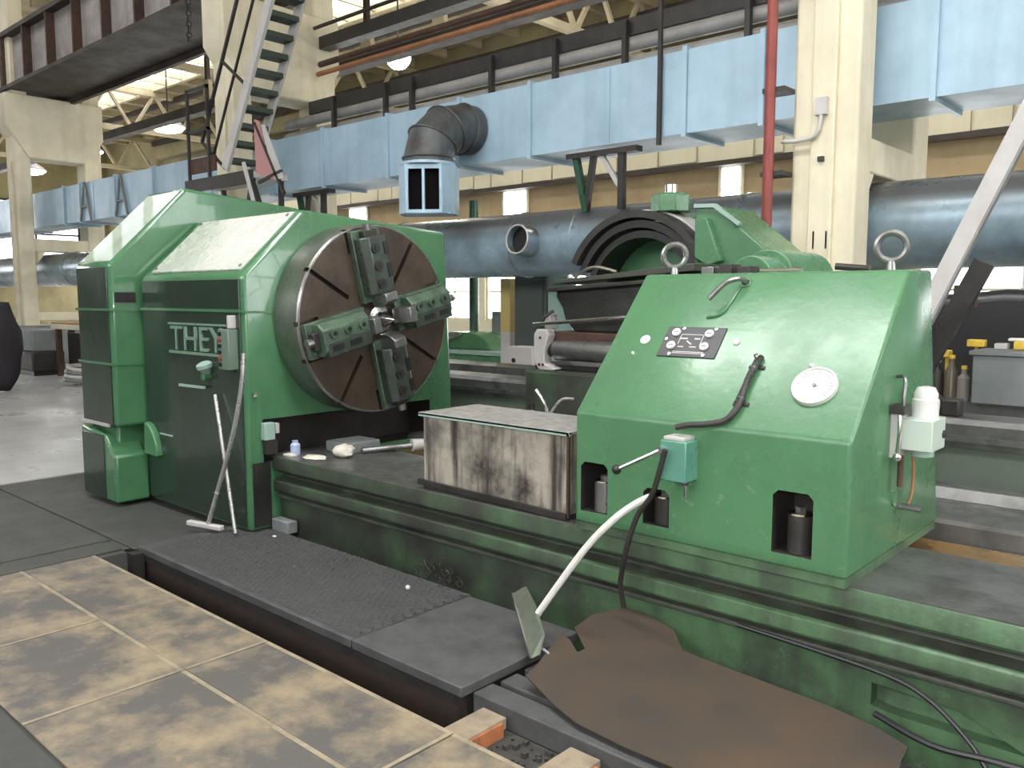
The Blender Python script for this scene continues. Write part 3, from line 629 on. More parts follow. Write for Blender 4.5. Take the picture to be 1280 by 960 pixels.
MB().box(-7.28, -6.86, 2.752, 2.762, .03, .545).build('dark_front_sheet', GRFRONT, hs, bevel=.004)
f = MB(); f.prism([(2.785-.008, 1.535), (2.777, 1.555), (5.0, 1.555), (5.0, 1.535)], -7.34, -6.682).build('cover_seam', GRHEAD, hs, smooth=0)
f = MB(); f.prism([(2.777, 1.11), (2.777, 1.13), (3.1, 1.13), (3.1, 1.11)], -7.34, -6.682).build('cover_seam', GRHEAD, hs, smooth=0)
MB().box(-6.66, -5.14, 3.004, 3.03, 1.54, 1.56).build('cover_seam', GRHEAD, hs, smooth=0)
MB().box(-5.16, -5.143, 3.03, 4.9, 1.535, 1.55).build('cover_seam', GRHEAD, hs, smooth=0)
MB().box(-7.32, -6.8, 2.775, 2.79, .615, .64).build('foot_seam', LTGREY, hs, smooth=0)
MB().box(-6.684, -6.676, 2.82, 2.98, 1.60, 1.68).build('inspection_slot', BLACK, hs, smooth=0)
# lid plate on the slope
sl = Vector((0, .5, .472)).normalized(); sn = Vector((0, -sl.z, sl.y)); xa = Vector((1, 0, 0))
def frame(o, ex, ey, ez):
    M = Matrix.Identity(4)
    for i, e in enumerate((ex, ey, ez)):
        for k in range(3): M[k][i] = e[k]
    for k in range(3): M[k][3] = o[k]
    return M
LID = frame(Vector((-6.66, 3.02, 1.79)), xa, sl, sn)
MB(LID).box(.12, 1.43, .05, .66, -.01, .012).build('lid_plate', mat('pale_worn_lid', (.42, .47, .41), .25, .05, (.55, .50, .45), .7, 6, 0, 8, .05, 25, (.28, .22, .16), .45), hs, bevel=.006)
for px in (.16, 1.39):
    for py_ in (.09, .62): MB(LID).cyl((px, py_, .012), (px, py_, .02), .014, n=8).build('lid_bolt', STEEL, hs)
# cast letters
cu = bpy.data.curves.new('letters', 'FONT'); cu.body = 'THEY'; cu.size = .25; cu.extrude = .008; cu.space_character = 1.02
to = bpy.data.objects.new('letters', cu); COL.objects.link(to)
me = bpy.data.meshes.new_from_object(to.evaluated_get(bpy.context.evaluated_depsgraph_get())); bpy.data.objects.remove(to)
xs = [v.co.x for v in me.vertices]; zs = [v.co.y for v in me.vertices]
kx, kz = .76/(max(xs)-min(xs)), .175/(max(zs)-min(zs))
for v in me.vertices: v.co = Vector((-6.16+(v.co.x-min(xs))*kx, 3.006-v.co.z, 1.255+(v.co.y-min(zs))*kz))-ORG[hs.name]
me.materials.append(LETT); lo = bpy.data.objects.new('cast_letters', me); COL.objects.link(lo); lo.parent = hs
MB().box(-6.2, -5.36, 3.002, 3.02, 1.225, 1.245).build('letter_rail', LETT, hs, smooth=0); MB().box(-6.2, -5.36, 3.002, 3.02, 1.44, 1.455).build('letter_rail', LETT, hs, smooth=0)
# push button box
bxp = MB().box(-5.36, -5.22, 2.94, 3.02, 1.15, 1.425).build('button_box', mat('dull_green_box', (.12, .17, .13), .4), hs, bevel=.006)
for i in range(6): MB().cyl((-5.325, 2.94, 1.185+.042*i), (-5.325, 2.925, 1.185+.042*i), .014, n=10).build('button', REDP if i in (1, 4) else BLACK, bxp)
MB().box(-5.27, -5.235, 2.96, 3.02, 1.43, 1.52).build('cable_gland', LTGREY, hs, bevel=.006)
MB().lathe([(.02, 0), (.035, .03), (.06, .06), (.06, .085), (.03, .1)], (-5.62, 3.0, 1.09), (0, -.3, 1), 12).build('lever_knob', GREYGRN, hs)
MB().cyl((-5.62, 3.02, 1.08), (-5.62, 2.96, 1.08), .03, n=10).build('lever_boss', GRHEAD, hs)
MB().bar((-6.05, 3.0, .99), (-5.64, 2.98, 1.0), .018).build('lever_bar', GREYGRN, hs)
pts = [(-6.62+.0, .40)]+[(-6.6+.20*math.sin(a), .42+.24*math.cos(a)) for a in (0, .4, .8, 1.2, 1.57)]+[(-6.4, .40)]
MB().prism(pts, 2.965, 3.02, 'y').build('round_cover', GRHEAD, hs, bevel=.01)
MB().bar((-6.4, 3.0, .585), (-6.2, 3.0, .585), .01).build('cover_edge', GREYGRN, hs)
MB().cyl((-5.137, 3.06, .98), (-5.137, 3.09, .98), .02, n=8).build('side_plug', CHROME, hs)
# ------------------------------------------------------------------ chuck
mat('dark_jaw_steel', (.075, .095, .080), .32, .5, (.03, .033, .03), .7, 9, .2, 10, .08)
CY, CZ, CR, CX = 3.925, 1.483, .678, -4.85
ck = thing('lathe_chuck', (CX, CY, CZ), 'huge four-jaw lathe chuck with brown steel face on the headstock', 'chuck')
disc = MB().lathe([(CR-.02, -.30), (CR+.005, -.28), (CR+.005, -.015), (CR-.012, 0), (.12, .0)], (CX, CY, CZ), (1, 0, 0), 72).build('faceplate', FACE, ck)
disc.data.materials.append(RIM)
def cdir(a): return Vector((0, math.cos(a), math.sin(a)))
slots = MB()
for k in range(4):
    a = math.radians(59.5+90*k); e = cdir(a); w = Vector((0, -e.z, e.y)); M = frame(Vector((CX, CY, CZ)), e, w, Vector((1, 0, 0)))
    slots.M = M; slots.box(.30, .75, -.016, .016, -.05, .1)
    a = math.radians(9.5+90*k+14); e = cdir(a-.0); w = Vector((0, -e.z, e.y)); slots.M = frame(Vector((CX, CY, CZ)), cdir(math.radians(13+90*k)), Vector((0, -math.sin(math.radians(13+90*k)), math.cos(math.radians(13+90*k)))), Vector((1, 0, 0)))
    slots.box(.5, .75, .115, .145, -.05, .1)
    slots.box(.5, .75, -.145, -.115, -.05, .1)
cut(disc, slots)
if len(disc.data.materials) < 2: disc.data.materials.append(RIM)
for p in disc.data.polygons:
    c = p.center; r = math.hypot(c.y, c.z)
    p.material_index = 1 if (r > CR-.02 and abs(p.normal.x) < .9) else 0
MB().torus((CX-.004, CY, CZ), CR-.006, .006, (1, 0, 0), 72, 6).build('rim_edge', STEEL, ck)
MB().lathe([(CR-.05, -.31), (CR-.05, -.30), (.3, -.299)], (CX, CY, CZ), (1, 0, 0), 48).build('back_flange', IRON, ck)
for k in range(4):
    a = math.radians(13+90*k); e = cdir(a); w = Vector((0, -e.z, e.y)); M = frame(Vector((CX, CY, CZ)), e, w, Vector((1, 0, 0)))
    sg = 1 if k in (0, 1) else -1                    # the paler, bolted shoulder sits on the upper or left side
    base = MB(M).box(.14, .655, -.125, .125, 0, .05).build('jaw_base', GRJAW, ck, bevel=.006)
    s2 = 1 if k in (0, 1) else (-1)
    jb = MB(M).prism([(-.10, .05), (.10, .05), (.10, .10), (.06, .17), (-.06, .17), (-.10, .10)], .17, .56, 'x') if False else None
    top = MB(M)
    prof = [(-.115, .05), (.115, .05), (.115, .12), (.07, .165), (-.07, .165), (-.115, .12)]
    top.prism(prof, .20, .60).build('jaw', GRJAW if k in (0, 2) else MATS['dark_jaw_steel'], ck, bevel=.008)
    if k in (0, 2): MB(M).box(.21, .585, *sorted((-(1 if k == 0 else -1)*.018, -(1 if k == 0 else -1)*.119)), .06, .168).build('jaw_body', MATS['dark_jaw_steel'], ck, bevel=.006)
    side = 1 if k in (1, ) else (1 if k == 0 else -1)
    if k == 2: side = -1
    for i in range(3):
        MB(M).cyl((.27+.125*i, side*.035, .16), (.27+.125*i, side*.035, .185), .034, n=12).build('jaw_bolt', IRON if k in (1, 3) else GRJAW, ck)
        MB(M).cyl((.27+.125*i, side*.035, .185), (.27+.125*i, side*.035, .189), .018, n=6).build('bolt_socket', BLACK, ck)
    MB(M).box(.30, .40, -side*.085, -side*.045, .160, .172).build('jaw_slot', BLACK, ck, smooth=0)
    MB(M).box(.46, .55, -side*.085, -side*.045, .160, .172).build('jaw_slot', BLACK, ck, smooth=0)
    MB(M).prism([(.10, .05), (.10, .14), (.14, .21), (.20, .21), (.20, .05)], -.055, .055, 'y').build('grip_step', STEEL, ck, bevel=.006)
    MB(M).box(.57, .645, -.06, .06, .05, .11).build('jaw_screw_block', IRON, ck, bevel=.006)
    MB(M).cyl((.6, 0, .08), (.69, 0, .08), .03, n=10).build('adjusting_screw', STEEL, ck)
MB().lathe([(.10, 0), (.10, .03), (.055, .035), (.055, .09), (.002, .19)], (CX, CY, CZ), (1, 0, 0), 24).build('live_centre', CHROME, ck)
# ------------------------------------------------------------------ tailstock
TX0, TX1 = -2.43, -1.135
ts = thing('tailstock', (-1.8, 3.7, .55), 'big green lathe tailstock with a sloping front, dial plate and round gauge', 'tailstock')
tp = [(3.15, .575), (3.15, 1.105), (3.73, 1.76), (4.04, 1.765), (4.10, 1.47), (4.32, .6), (4.3, .575)]
tb = MB().prism(tp, TX0, TX1).build('body_casting', GREEN, ts, bevel=.035, seg=3)
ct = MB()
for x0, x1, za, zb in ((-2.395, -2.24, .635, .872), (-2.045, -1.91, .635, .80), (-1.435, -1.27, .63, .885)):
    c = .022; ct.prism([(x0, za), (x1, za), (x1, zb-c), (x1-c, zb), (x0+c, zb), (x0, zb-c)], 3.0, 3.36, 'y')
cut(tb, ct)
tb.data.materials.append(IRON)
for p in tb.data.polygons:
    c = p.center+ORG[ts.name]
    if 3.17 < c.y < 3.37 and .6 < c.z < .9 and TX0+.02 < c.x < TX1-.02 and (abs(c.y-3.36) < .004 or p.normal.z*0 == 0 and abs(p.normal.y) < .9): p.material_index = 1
MB().box(TX0+.005, TX1-.005, 3.155, 4.3, .541, .578).build('sole_plate', GRBED, ts, smooth=0)
for x, za, h in ((-2.30, .637, .14), (-1.965, .637, .12), (-1.345, .632, .155)):
    b = MB().cyl((x, 3.215, za), (x, 3.215, za+h), .05, n=24).build('clamp_nut', IRON if x > -2.2 else STEEL, ts)
    MB().torus((x, 3.215, za+h), .044, .007, (0, 0, 1), 24, 6).build('nut_rim', CHROME, b)
    MB().cyl((x, 3.215, za+h), (x, 3.215, za+h+.03), .022, n=6).build('clamp_stud', STEEL, b)
ev = Vector((0, .58, .655)).normalized(); en = Vector((0, -ev.z, ev.y))
SL = frame(Vector((0, 3.15, 1.105)), xa, ev, en)      # u = world x, v = up the slope, w = out of it
def sv(z): return (z-1.105)/ev.z
pl_ = MB(SL).box(-2.137, -1.835, sv(1.37), sv(1.503), -.002, .006).build('dial_plate', mat('black_dial_plate', (.03, .03, .034), .4), ts, bevel=.003)
for x, z in ((-2.081, 1.474), (-1.908, 1.472), (-2.079, 1.416), (-1.907, 1.416)):
    MB(SL).cyl((x, sv(z), .006), (x, sv(z), .016), .021, n=18).build('dial', WHITE, pl_)
    MB(SL).box(x-.012, x+.012, sv(z)-.003, sv(z)+.003, .016, .018).build('dial_mark', MIDGREY, pl_, smooth=0)
for x, z in ((-2.05, 1.493), (-1.885, 1.493), (-2.07, 1.38), (-1.895, 1.38), (-2.12, 1.445)):
    MB(SL).cyl((x, sv(z), .006), (x, sv(z), .010), .007, n=8).build('screw', CHROME, pl_)
f = MB(SL)
def ln(x0, z0, x1, z1, t=.004):
    a, b = Vector((x0, sv(z0), .0068)), Vector((x1, sv(z1), .0068)); d = (b-a).normalized(); q = Vector((-d.y, d.x, 0))*t/2
    f.add([a-q, b-q, b+q, a+q], [(0, 1, 2, 3)])
ln(-2.05, 1.468, -1.94, 1.468); ln(-2.06, 1.392, -1.90, 1.392); ln(-2.06, 1.386, -1.90, 1.386); ln(-2.05, 1.468, -2.05, 1.425); ln(-1.935, 1.468, -1.935, 1.425)
ln(-2.05, 1.45, -2.01, 1.45, .008); ln(-1.975, 1.45, -1.945, 1.45, .008); ln(-2.01, 1.44, -1.98, 1.425, .007); ln(-2.045, 1.414, -2.015, 1.414, .006); ln(-1.985, 1.414, -1.95, 1.414, .006)
f.build('plate_engraving', LTGREY, pl_, smooth=0)
for x, z, r, nm in ((-2.238, 1.44, .026, 'oil_cup'), (-1.764, 1.445, .016, 'oil_cup'), (-1.365, 1.235, .014, 'oil_cup'), (-2.27, 1.375, .008, 'oil_cup'), (-1.39, 1.365, .010, 'oil_cup')):
    MB(SL).lathe([(r, 0), (r, .006), (r*.6, .012), (.001, .013)], (x, sv(z), 0), (0, 0, 1), 16).build(nm, WHITE, ts)
g = MB(SL).lathe([(.092, 0), (.092, .014), (.083, .018), (.080, .012)], (-1.345, sv(1.286), 0), (0, 0, 1), 40).build('gauge', WHITE, ts)
MB(SL).torus((-1.345, sv(1.286), .014), .088, .005, (0, 0, 1), 40, 6).build('gauge_bezel', LTGREY, g)
MB(SL).cyl((-1.345, sv(1.286), .012), (-1.345, sv(1.286), .02), .008, n=10).build('gauge_hub', MIDGREY, g)
f = MB(SL)
for i in range(25):
    a = math.radians(-130+i*260/24+90); r0, r1 = .066, .070 if i % 4 else .078
    cx_, cv_ = -1.345, sv(1.286); d = Vector((math.cos(a), math.sin(a), 0)); q = Vector((-d.y, d.x, 0))*.0014
    c0 = Vector((cx_, cv_, .0126)); f.add([c0+d*.058-q, c0+d*(r1)-q, c0+d*(r1)+q, c0+d*.058+q], [(0, 1, 2, 3)])
d = Vector((math.cos(2.9), math.sin(2.9), 0)); q = Vector((-d.y, d.x, 0))*.0018; f.add([c0-d*.02-q, c0+d*.055-q*.3, c0+d*.055+q*.3, c0-d*.02+q], [(0, 1, 2, 3)])
f.build('gauge_scale', IRON, g, smooth=0)
# square-ended socket handle near the top
MB(SL).tube([(-1.845, sv(1.71), .0), (-1.85, sv(1.70), .045), (-1.90, sv(1.665), .07), (-1.96, sv(1.60), .055)], [.017, .016, .013, .012]).build('lift_handle', STEEL, ts)
MB(SL).torus((-1.845, sv(1.71), .003), .024, .006, (0, 0, 1), 18, 6).build('handle_collar', GREEN, ts)
MB(SL).tube([(-1.86, sv(1.69), .006), (-1.875, sv(1.62), .006), (-1.90, sv(1.565), .006), (-1.965, sv(1.548), .006)], .006).build('cast_rim', GREEN, ts)
# armoured conduit
cd_ = MB(SL).tube([(-1.617, sv(1.385), .01), (-1.622, sv(1.34), .022), (-1.628, sv(1.28), .022), (-1.622, sv(1.19), .022), (-1.65, sv(1.13), .02), (-1.72, sv(1.105), .022), (-1.80, sv(1.09), .03), (-1.855, sv(1.075), .03)], .0135, 10).build('armoured_conduit', IRON, ts)
for z in (1.38, 1.33, 1.21): MB(SL).torus((-1.625, sv(z), .02), .017, .004, (0, 1, .0), 12, 5).build('conduit_ring', STEEL, cd_)
for i in range(26):
    z = 1.365-.0068*i; MB(SL).torus((-1.620-.0004*i, sv(z), .021), .0135, .0026, (0, 1, 0), 10, 4).build('conduit_rib', STEEL, cd_)
for z, x in ((1.345, -1.62), (1.2, -1.624)): MB(SL).box(x-.035, x+.035, sv(z)-.008, sv(z)+.008, 0, .008).build('conduit_clip', IRON, cd_, smooth=0)
# lever box with ball handle
lb = MB().box(-1.90, -1.775, 3.05, 3.155, .87, 1.045).build('lever_box', mat('blue_green_enamel', (.10, .26, .20), .28, 0, (.05, .14, .1), .4, 6), ts, bevel=.006)
MB().box(-1.89, -1.79, 3.06, 3.15, 1.045, 1.06).build('box_lid', LTGREY, lb, bevel=.003)
MB().cyl((-1.895, 3.06, 1.0), (-1.895, 3.03, 1.0), .018, n=12).build('lever_hub', CHROME, lb)
MB().cyl((-1.895, 3.035, 1.0), (-2.07, 3.0, .905), .008, n=8).build('lever_arm', CHROME, lb)
MB().ball((-2.085, 2.998, .897), .021).build('ball_handle', BLACK, lb)
MB().cyl((-1.80, 3.1, .87), (-1.80, 3.1, .80), .009, n=8).build('drain_pipe', CHROME, lb)
MB().cyl((-1.82, 3.1, .862), (-1.78, 3.1, .862), .014, n=8).build('drain_union', CHROME, lb)
# right-hand end: valve block and pipes
vb = MB().box(TX1+.03, TX1+.15, 3.62, 3.80, 1.02, 1.15).build('valve_block', mat('pale_grey_valve_paint', (.46, .54, .48), .4), ts, bevel=.005)
MB().box(TX1+.0, TX1+.03, 3.58, 3.83, .99, 1.17).build('valve_base', LTGREY, vb, smooth=0)
MB().lathe([(.052, 0), (.052, .075), (.047, .08), (.047, .10), (.035, .125), (.012, .13)], (TX1+.09, 3.72, 1.15), (0, 0, 1), 20).build('solenoid_can', WHITE, vb)
MB().cyl((TX1+.09, 3.71, 1.02), (TX1+.09, 3.71, .99), .045, n=16).build('valve_plug', GREYGRN, vb)
MB().cyl((TX1+.15, 3.77, 1.08), (TX1+.156, 3.77, 1.08), .017, n=12).build('valve_port', IRON, vb)
for z in (1.03, 1.14): MB().cyl((TX1+.12, 3.80, z), (TX1+.12, 3.825, z), .011, n=8).build('valve_screw', CHROME, vb)
MB().tube([(TX1-.01, 3.64, 1.32), (TX1+.04, 3.60, 1.32), (TX1+.05, 3.57, 1.26), (TX1+.05, 3.57, 1.17)], .008).build('oil_pipe', STEEL, ts)
MB().tube([(TX1+.04, 3.56, 1.17), (TX1+.045, 3.55, 1.1), (TX1+.04, 3.55, 1.02)], .009).build('oil_pipe', CHROME, ts)
MB().ball((TX1+.04, 3.55, 1.0), .018).build('pipe_union', CHROME, ts)
MB().box(TX1, TX1+.06, 3.55, 3.64, 1.175, 1.21).build('pipe_clip', IRON, ts, smooth=0)
MB().cyl((TX1+.04, 3.60, 1.0), (TX1+.04, 3.60, .87), .012, n=8).build('oil_pipe', RUST, ts)
MB().tube([(TX1+.05, 3.72, .99), (TX1+.05, 3.74, .9), (TX1+.05, 3.73, .82), (TX1+.04, 3.72, .77)], .006).build('oil_pipe', ORNG, ts)
MB().cyl((TX1-.01, 3.70, .765), (TX1+.10, 3.70, .765), .014, n=10).build('plug_bolt', STEEL, ts)
MB().cyl((TX1-.01, 3.66, .80), (TX1+.008, 3.66, .80), .03, n=14).build('plug_seat', GREEN, ts)
# lifting eyes
for x, y in ((-2.36, 3.9), (-1.235, 3.80)):
    e = MB().torus((x, y, 1.86), .06, .015, (.35, -.94, 0), 26, 8).build('lifting_eye', STEEL, ts)
    MB().cyl((x, y, 1.755), (x, y, 1.80), .022, .018, 12).build('eye_shank', STEEL, e)
MB().cyl((-2.42, CY, CZ), (-2.47, CY, CZ), .13, n=28).build('quill', STEEL, ts)
# clamp clutter on the tailstock top behind the eye
for i, x in enumerate((-2.18, -2.08, -1.98)):
    MB().box(x-.035, x+.035, 3.92, 4.03, 1.76, 1.80+.012*(i % 2)).build('clamp_block', IRON if i else STEEL, ts, bevel=.004)
MB().cyl((-1.95, 4.02, 1.775), (-1.72, 4.02, 1.775), .014, n=8).build('clamp_bar', CHROME, ts)
MB().cyl((-1.55, 4.0, 1.79), (-1.40, 4.02, 1.775), .016, n=8).build('clamp_bar', IRON, ts)
# ------------------------------------------------------------------ guard box on the bed
gb = thing('chip_guard', (-3.06, 3.4, .541), 'chipped cream and black metal chip guard box on the bed by the tailstock', 'guard')
MB().box(-3.60, -2.535, 3.235, 3.68, .565, .972).build('front_panel', BOXM, gb, bevel=.004)
MB().box(-3.62, -2.52, 3.215, 3.70, .972, .987).build('top_sheet', BOXTOP, gb, bevel=.003)
MB().bar((-3.62, 3.225, .975), (-2.52, 3.225, .975), .02).build('front_edge', GREYGRN, gb)
MB().bar((-2.528, 3.222, .975), (-2.528, 3.222, .556), .014).build('corner_edge', RUST, gb)
MB().bar((-3.63, 3.222, .58), (-2.53, 3.215, .562), .022, .03).build('bottom_lip', IRON, gb)
MB().box(-3.61, -2.53, 3.24, 3.66, .541, .566).build('base_strip', IRON, gb, smooth=0)
# ------------------------------------------------------------------ brown sheet, scraper, hose
pts = [(-2.274, 2.613, .031), (-2.283, 2.70, .045), (-2.35, 2.941, .094), (-2.281, 2.926, .091), (-2.185, 2.86, .079), (-2.175, 2.90, .086), (-2.325, 3.017, .109), (-2.315, 3.14, .135), (-2.20, 3.235, .19), (-2.06, 3.235, .185), (-1.90, 3.20, .155), (-1.80, 3.10, .124), (-1.724, 3.09, .121), (-1.455, 3.07, .116), (-1.152, 3.05, .111), (-.969, 3.02, .107), (-.834, 2.97, .099), (-.83, 2.88, .082), (-.80, 2.70, .05), (-.82, 2.3, .005), (-1.1, 2.22, 0), (-1.30, 2.38, 0), (-1.459, 2.46, -.006), (-1.66, 2.458, .0), (-1.895, 2.474, .003), (-2.054, 2.522, .012)]
mb = MB(); n = len(pts)
bm = bmesh.new(); vv = [bm.verts.new(p) for p in pts]; bm.faces.new(vv); bmesh.ops.triangulate(bm, faces=bm.faces[:])
bmesh.ops.subdivide_edges(bm, edges=bm.edges[:], cuts=4, use_grid_fill=True)
for v in bm.verts: v.co.z = .004+.19*max(0, v.co.y-2.45)+.03*max(0, v.co.y-3.05)/.2*math.exp(-((v.co.x+2.1)/.25)**2)
me = bpy.data.meshes.new('steel_sheet'); bm.to_mesh(me); bm.free(); me.materials.append(SHEET)
sh = bpy.data.objects.new('steel_sheet', me); COL.objects.link(sh); md = sh.modifiers.new('thickness', 'SOLIDIFY'); md.thickness = .006; md.offset = 1
tag(sh, 'torn brown rusty steel sheet laid over the pit against the lathe bed', 'sheet')
sc_ = thing('scraper_hoe', (-2.4, 2.75, .02), 'long chip scraper with a bright bent handle leaning on the tailstock', 'scraper')
MB().tube([(-1.975, 3.10, .775), (-2.04, 3.08, .735), (-2.12, 3.03, .66), (-2.25, 2.98, .50), (-2.47, 2.90, .15)], .0165, 10).build('handle', mat('bright_galvanised_tube', (.72, .72, .68), .35, .25), sc_)
BL = [(-2.70, 3.0, .188), (-2.62, 3.0, .243), (-2.50, 2.93, .20), (-2.335, 2.80, .14), (-2.33, 2.76, .06), (-2.355, 2.74, .041)]
MB().add(BL+[(p[0]+.006, p[1]+.008, p[2]) for p in BL], [tuple(range(6)), tuple(range(11, 5, -1))]+[(k, 6+k, 6+(k+1) % 6, (k+1) % 6) for k in range(6)]).build('blade', mat('dull_green_steel', (.13, .15, .11), .4, .4, (.05, .05, .04), .5, 8), sc_, smooth=0)
MB().bar(BL[0], BL[5], .008, .01).build('blade_edge', CHROME, sc_, smooth=0)
MB().tube([(-2.335, 2.79, .08), (-2.30, 2.79, .07), (-2.28, 2.79, .045)], .007).build('bent_tang', STEEL, sc_)
hp = thing('drain_hose', (-1.9, 3.05, .2), 'dark rubber hose hanging from the lever box over the bed front', 'hose')
MB().tube([(-1.855, 3.02, 1.01), (-1.885, 3.03, .92), (-1.93, 3.04, .80), (-2.0, 3.04, .70), (-2.055, 3.05, .56), (-2.11, 3.09, .42), (-2.14, 3.12, .33), (-2.14, 3.15, .22)], .0125, 8).build('hose', IRON, hp)
# hook bar and rod leaning on the headstock
hb = thing('hook_bar', (-5.45, 2.85, .02), 'long bright steel bar with a hammer-shaped foot leaning on the headstock', 'bar')
MB().tube([(-5.10, 2.98, 1.27), (-5.11, 2.965, 1.05), (-5.19, 2.93, .70), (-5.33, 2.88, .30), (-5.41, 2.84, .05)], .016, 8).build('shaft', ROD, hb)
MB().bar((-5.60, 2.80, .06), (-5.28, 2.88, .06), .045, .035).build('foot', LTGREY, hb, bevel=.008)
MB().torus((-5.33, 2.88, .30), .018, .006, (.3, .15, 1), 12, 5).build('collar', STEEL, hb)
ro = thing('thin_rod', (-5.2, 2.9, .02), 'thin grey rod leaning crosswise behind the hook bar on the headstock', 'bar')
MB().cyl((-5.50, 2.985, .96), (-5.14, 2.90, .045), .013, n=8).build('rod', ROD, ro)
# ------------------------------------------------------------------ small things on the bed by the chuck
def rag(name, c, s, label, seed, m=CLOTH, flat=False):
    r = random.Random(seed); mb = MB().ball(c, 1, 14, 8, s)
    mb.v = [(c[0]+(p[0]-c[0])*(1+r.uniform(-.22, .22)), c[1]+(p[1]-c[1])*(1+r.uniform(-.22, .22)), max(.542, c[2]+(p[2]-c[2])*(1+r.uniform(-.18, .2)))) for p in mb.v]
    return tag(mb.build(name, m, smooth=60), label, 'rag')
rag('cleaning_rag', (-4.72, 3.50, .585), (.085, .07, .045), 'crumpled off-white rag on the bed in front of the chuck', 1)
rag('rag_scrap', (-4.83, 3.34, .548), (.11, .06, .012), 'flat white cloth scrap on the bed edge beside the crumpled rag', 2)
sw = thing('limit_switch', (-5.1, 3.2, .6), 'grey switch block fixed low on the headstock corner over the bed', 'switch')
MB().box(-5.148, -5.09, 3.12, 3.20, .66, .78).build('switch_body', GREYGRN, sw, bevel=.005)
MB().box(-5.148, -5.10, 3.21, 3.24, .70, .77).build('switch_lever', LTGREY, sw, bevel=.003)
MB().box(-5.14, -5.10, 3.13, 3.22, .56, .66).build('switch_bracket', IRON, sw, smooth=0)
tag(MB().lathe([(.035, 0), (.035, .07), (.02, .085), (.02, .10)], (-5.05, 3.33, .541), (0, 0, 1), 14).build('plastic_bottle', BLUEP), 'small pale blue plastic bottle by the headstock corner', 'bottle')
tag(MB().box(-5.08, -4.98, 3.25, 3.30, .541, .556).build('paper_slip', CLOTH, bevel=.003), 'white slip lying on the bed edge below the switch', 'paper')
tag(MB().box(-5.0, -4.75, 3.55, 3.85, .541, .62).build('steel_pad', MIDGREY, bevel=.01), 'low grey steel pad on the bed under the chuck', 'block')
tb_ = thing('tool_bar', (-4.6, 3.9, .6), 'dark boring bar with a pale collar lying across the bed below the chuck', 'bar')
MB().cyl((-4.72, 3.66, .565), (-4.58, 4.0, .575), .022, n=10).build('bar', STEEL, tb_)
MB().cyl((-4.58, 4.0, .575), (-4.46, 4.3, .585), .045, .02, n=12).build('collar', LTGREY, tb_)
MB().cyl((-4.46, 4.3, .585), (-4.2, 4.9, .60), .018, n=8).build('bar_tail', IRON, tb_)
tag(MB().lathe([(.045, 0), (.05, .012), (.02, .02)], (-4.45, 4.05, .44), (0, 0, 1), 12).build('white_washer', LTGREY), 'pale washer lying in the bed trough below the chuck', 'washer')
MBt = MB().box(-4.5, -3.65, 4.53, 4.60, .536, .57); tag(MBt.build('steel_strip', STEEL, bevel=.004), 'bright steel strip lying along the rear bed way', 'strip')
bt = thing('oil_bottle', (-4.9, 4.6, .54), 'grey oil bottle standing behind the chip guard under the chuck', 'bottle')
# (bottle and jug stand on the rear way)
MB().lathe([(.045, 0), (.045, .2), (.02, .25), (.018, .30)], (-4.0, 4.66, .541), (0, 0, 1), 16).build('bottle_body', LTGREY, bt)
MB().lathe([(.022, .28), (.022, .32), (.008, .33)], (-4.0, 4.66, .541), (0, 0, 1), 12).build('bottle_cap', BLACK, bt)
jg = thing('oil_jug', (-3.85, 4.7, .54), 'pale grey open jug with a bent spout wire behind the chip guard', 'jug')
MB().lathe([(.075, 0), (.085, .22), (.078, .22), (.07, .02)], (-3.83, 4.70, .541), (0, 0, 1), 18).build('jug_body', LTGREY, jg)
MB().tube([(-3.86, 4.68, .72), (-3.87, 4.66, .86), (-3.93, 4.62, .98)], .012, 6).build('spout_wire', ROD, jg); MB().tube([(-3.86, 4.7, .80), (-3.80, 4.75, .90), (-3.72, 4.8, .91)], .010, 6).build('spout_wire', ROD, jg)
# ------------------------------------------------------------------ carriage on the rear bed
ca = thing('lathe_carriage', (-3.9, 5.5, .93), 'lathe carriage with black flared hood and silver cylinder on the rear bed', 'carriage')
MB().box(-4.62, -2.6, 5.30, 5.86, .94, 1.045).build('saddle', GRBED, ca, bevel=.01)
MB().box(-4.60, -2.6, 5.27, 5.375, .70, 1.03).build('apron', GRBED, ca, bevel=.01)
MB().box(-4.60, -2.6, 5.40, 5.85, 1.045, 1.09).build('slide_base', IRON, ca, bevel=.006)
MB().cyl((-4.36, 5.40, 1.21), (-3.3, 5.40, 1.21), .085, n=24).build('silver_cylinder', STEEL, ca)
MB().cyl((-4.42, 5.40, 1.21), (-4.36, 5.40, 1.21), .06, n=18).build('cylinder_gland', DARK, ca)
MB().prism([(-4.53, 1.34), (-4.50, 1.38), (-4.40, 1.38), (-4.38, 1.33), (-4.42, 1.20), (-4.42, 1.10), (-4.30, 1.06), (-4.32, 1.046), (-4.48, 1.046), (-4.53, 1.12)], 5.30, 5.40, 'y').build('white_bracket', LTGREY, ca, bevel=.008)
for x, z in ((-4.46, 1.31), (-4.47, 1.09), (-4.43, 1.09)): MB().cyl((x, 5.295, z), (x, 5.305, z), .012, n=8).build('bracket_bolt', IRON, ca)
MB().cyl((-4.55, 5.32, 1.418), (-3.2, 5.32, 1.525), .016, n=10).build('guide_rod', CHROME, ca)
MB().box(-4.45, -3.2, 5.42, 5.9, 1.27, 1.36).build('dark_slide', RUST, ca, bevel=.01)
MB().prism([(-4.40, 1.72), (-4.40, 1.64), (-4.33, 1.55), (-4.30, 1.46), (-4.2, 1.36), (-3.1, 1.36), (-3.1, 1.80)], 5.42, 5.86, 'y').build('flared_hood', DARK, ca, bevel=.02)
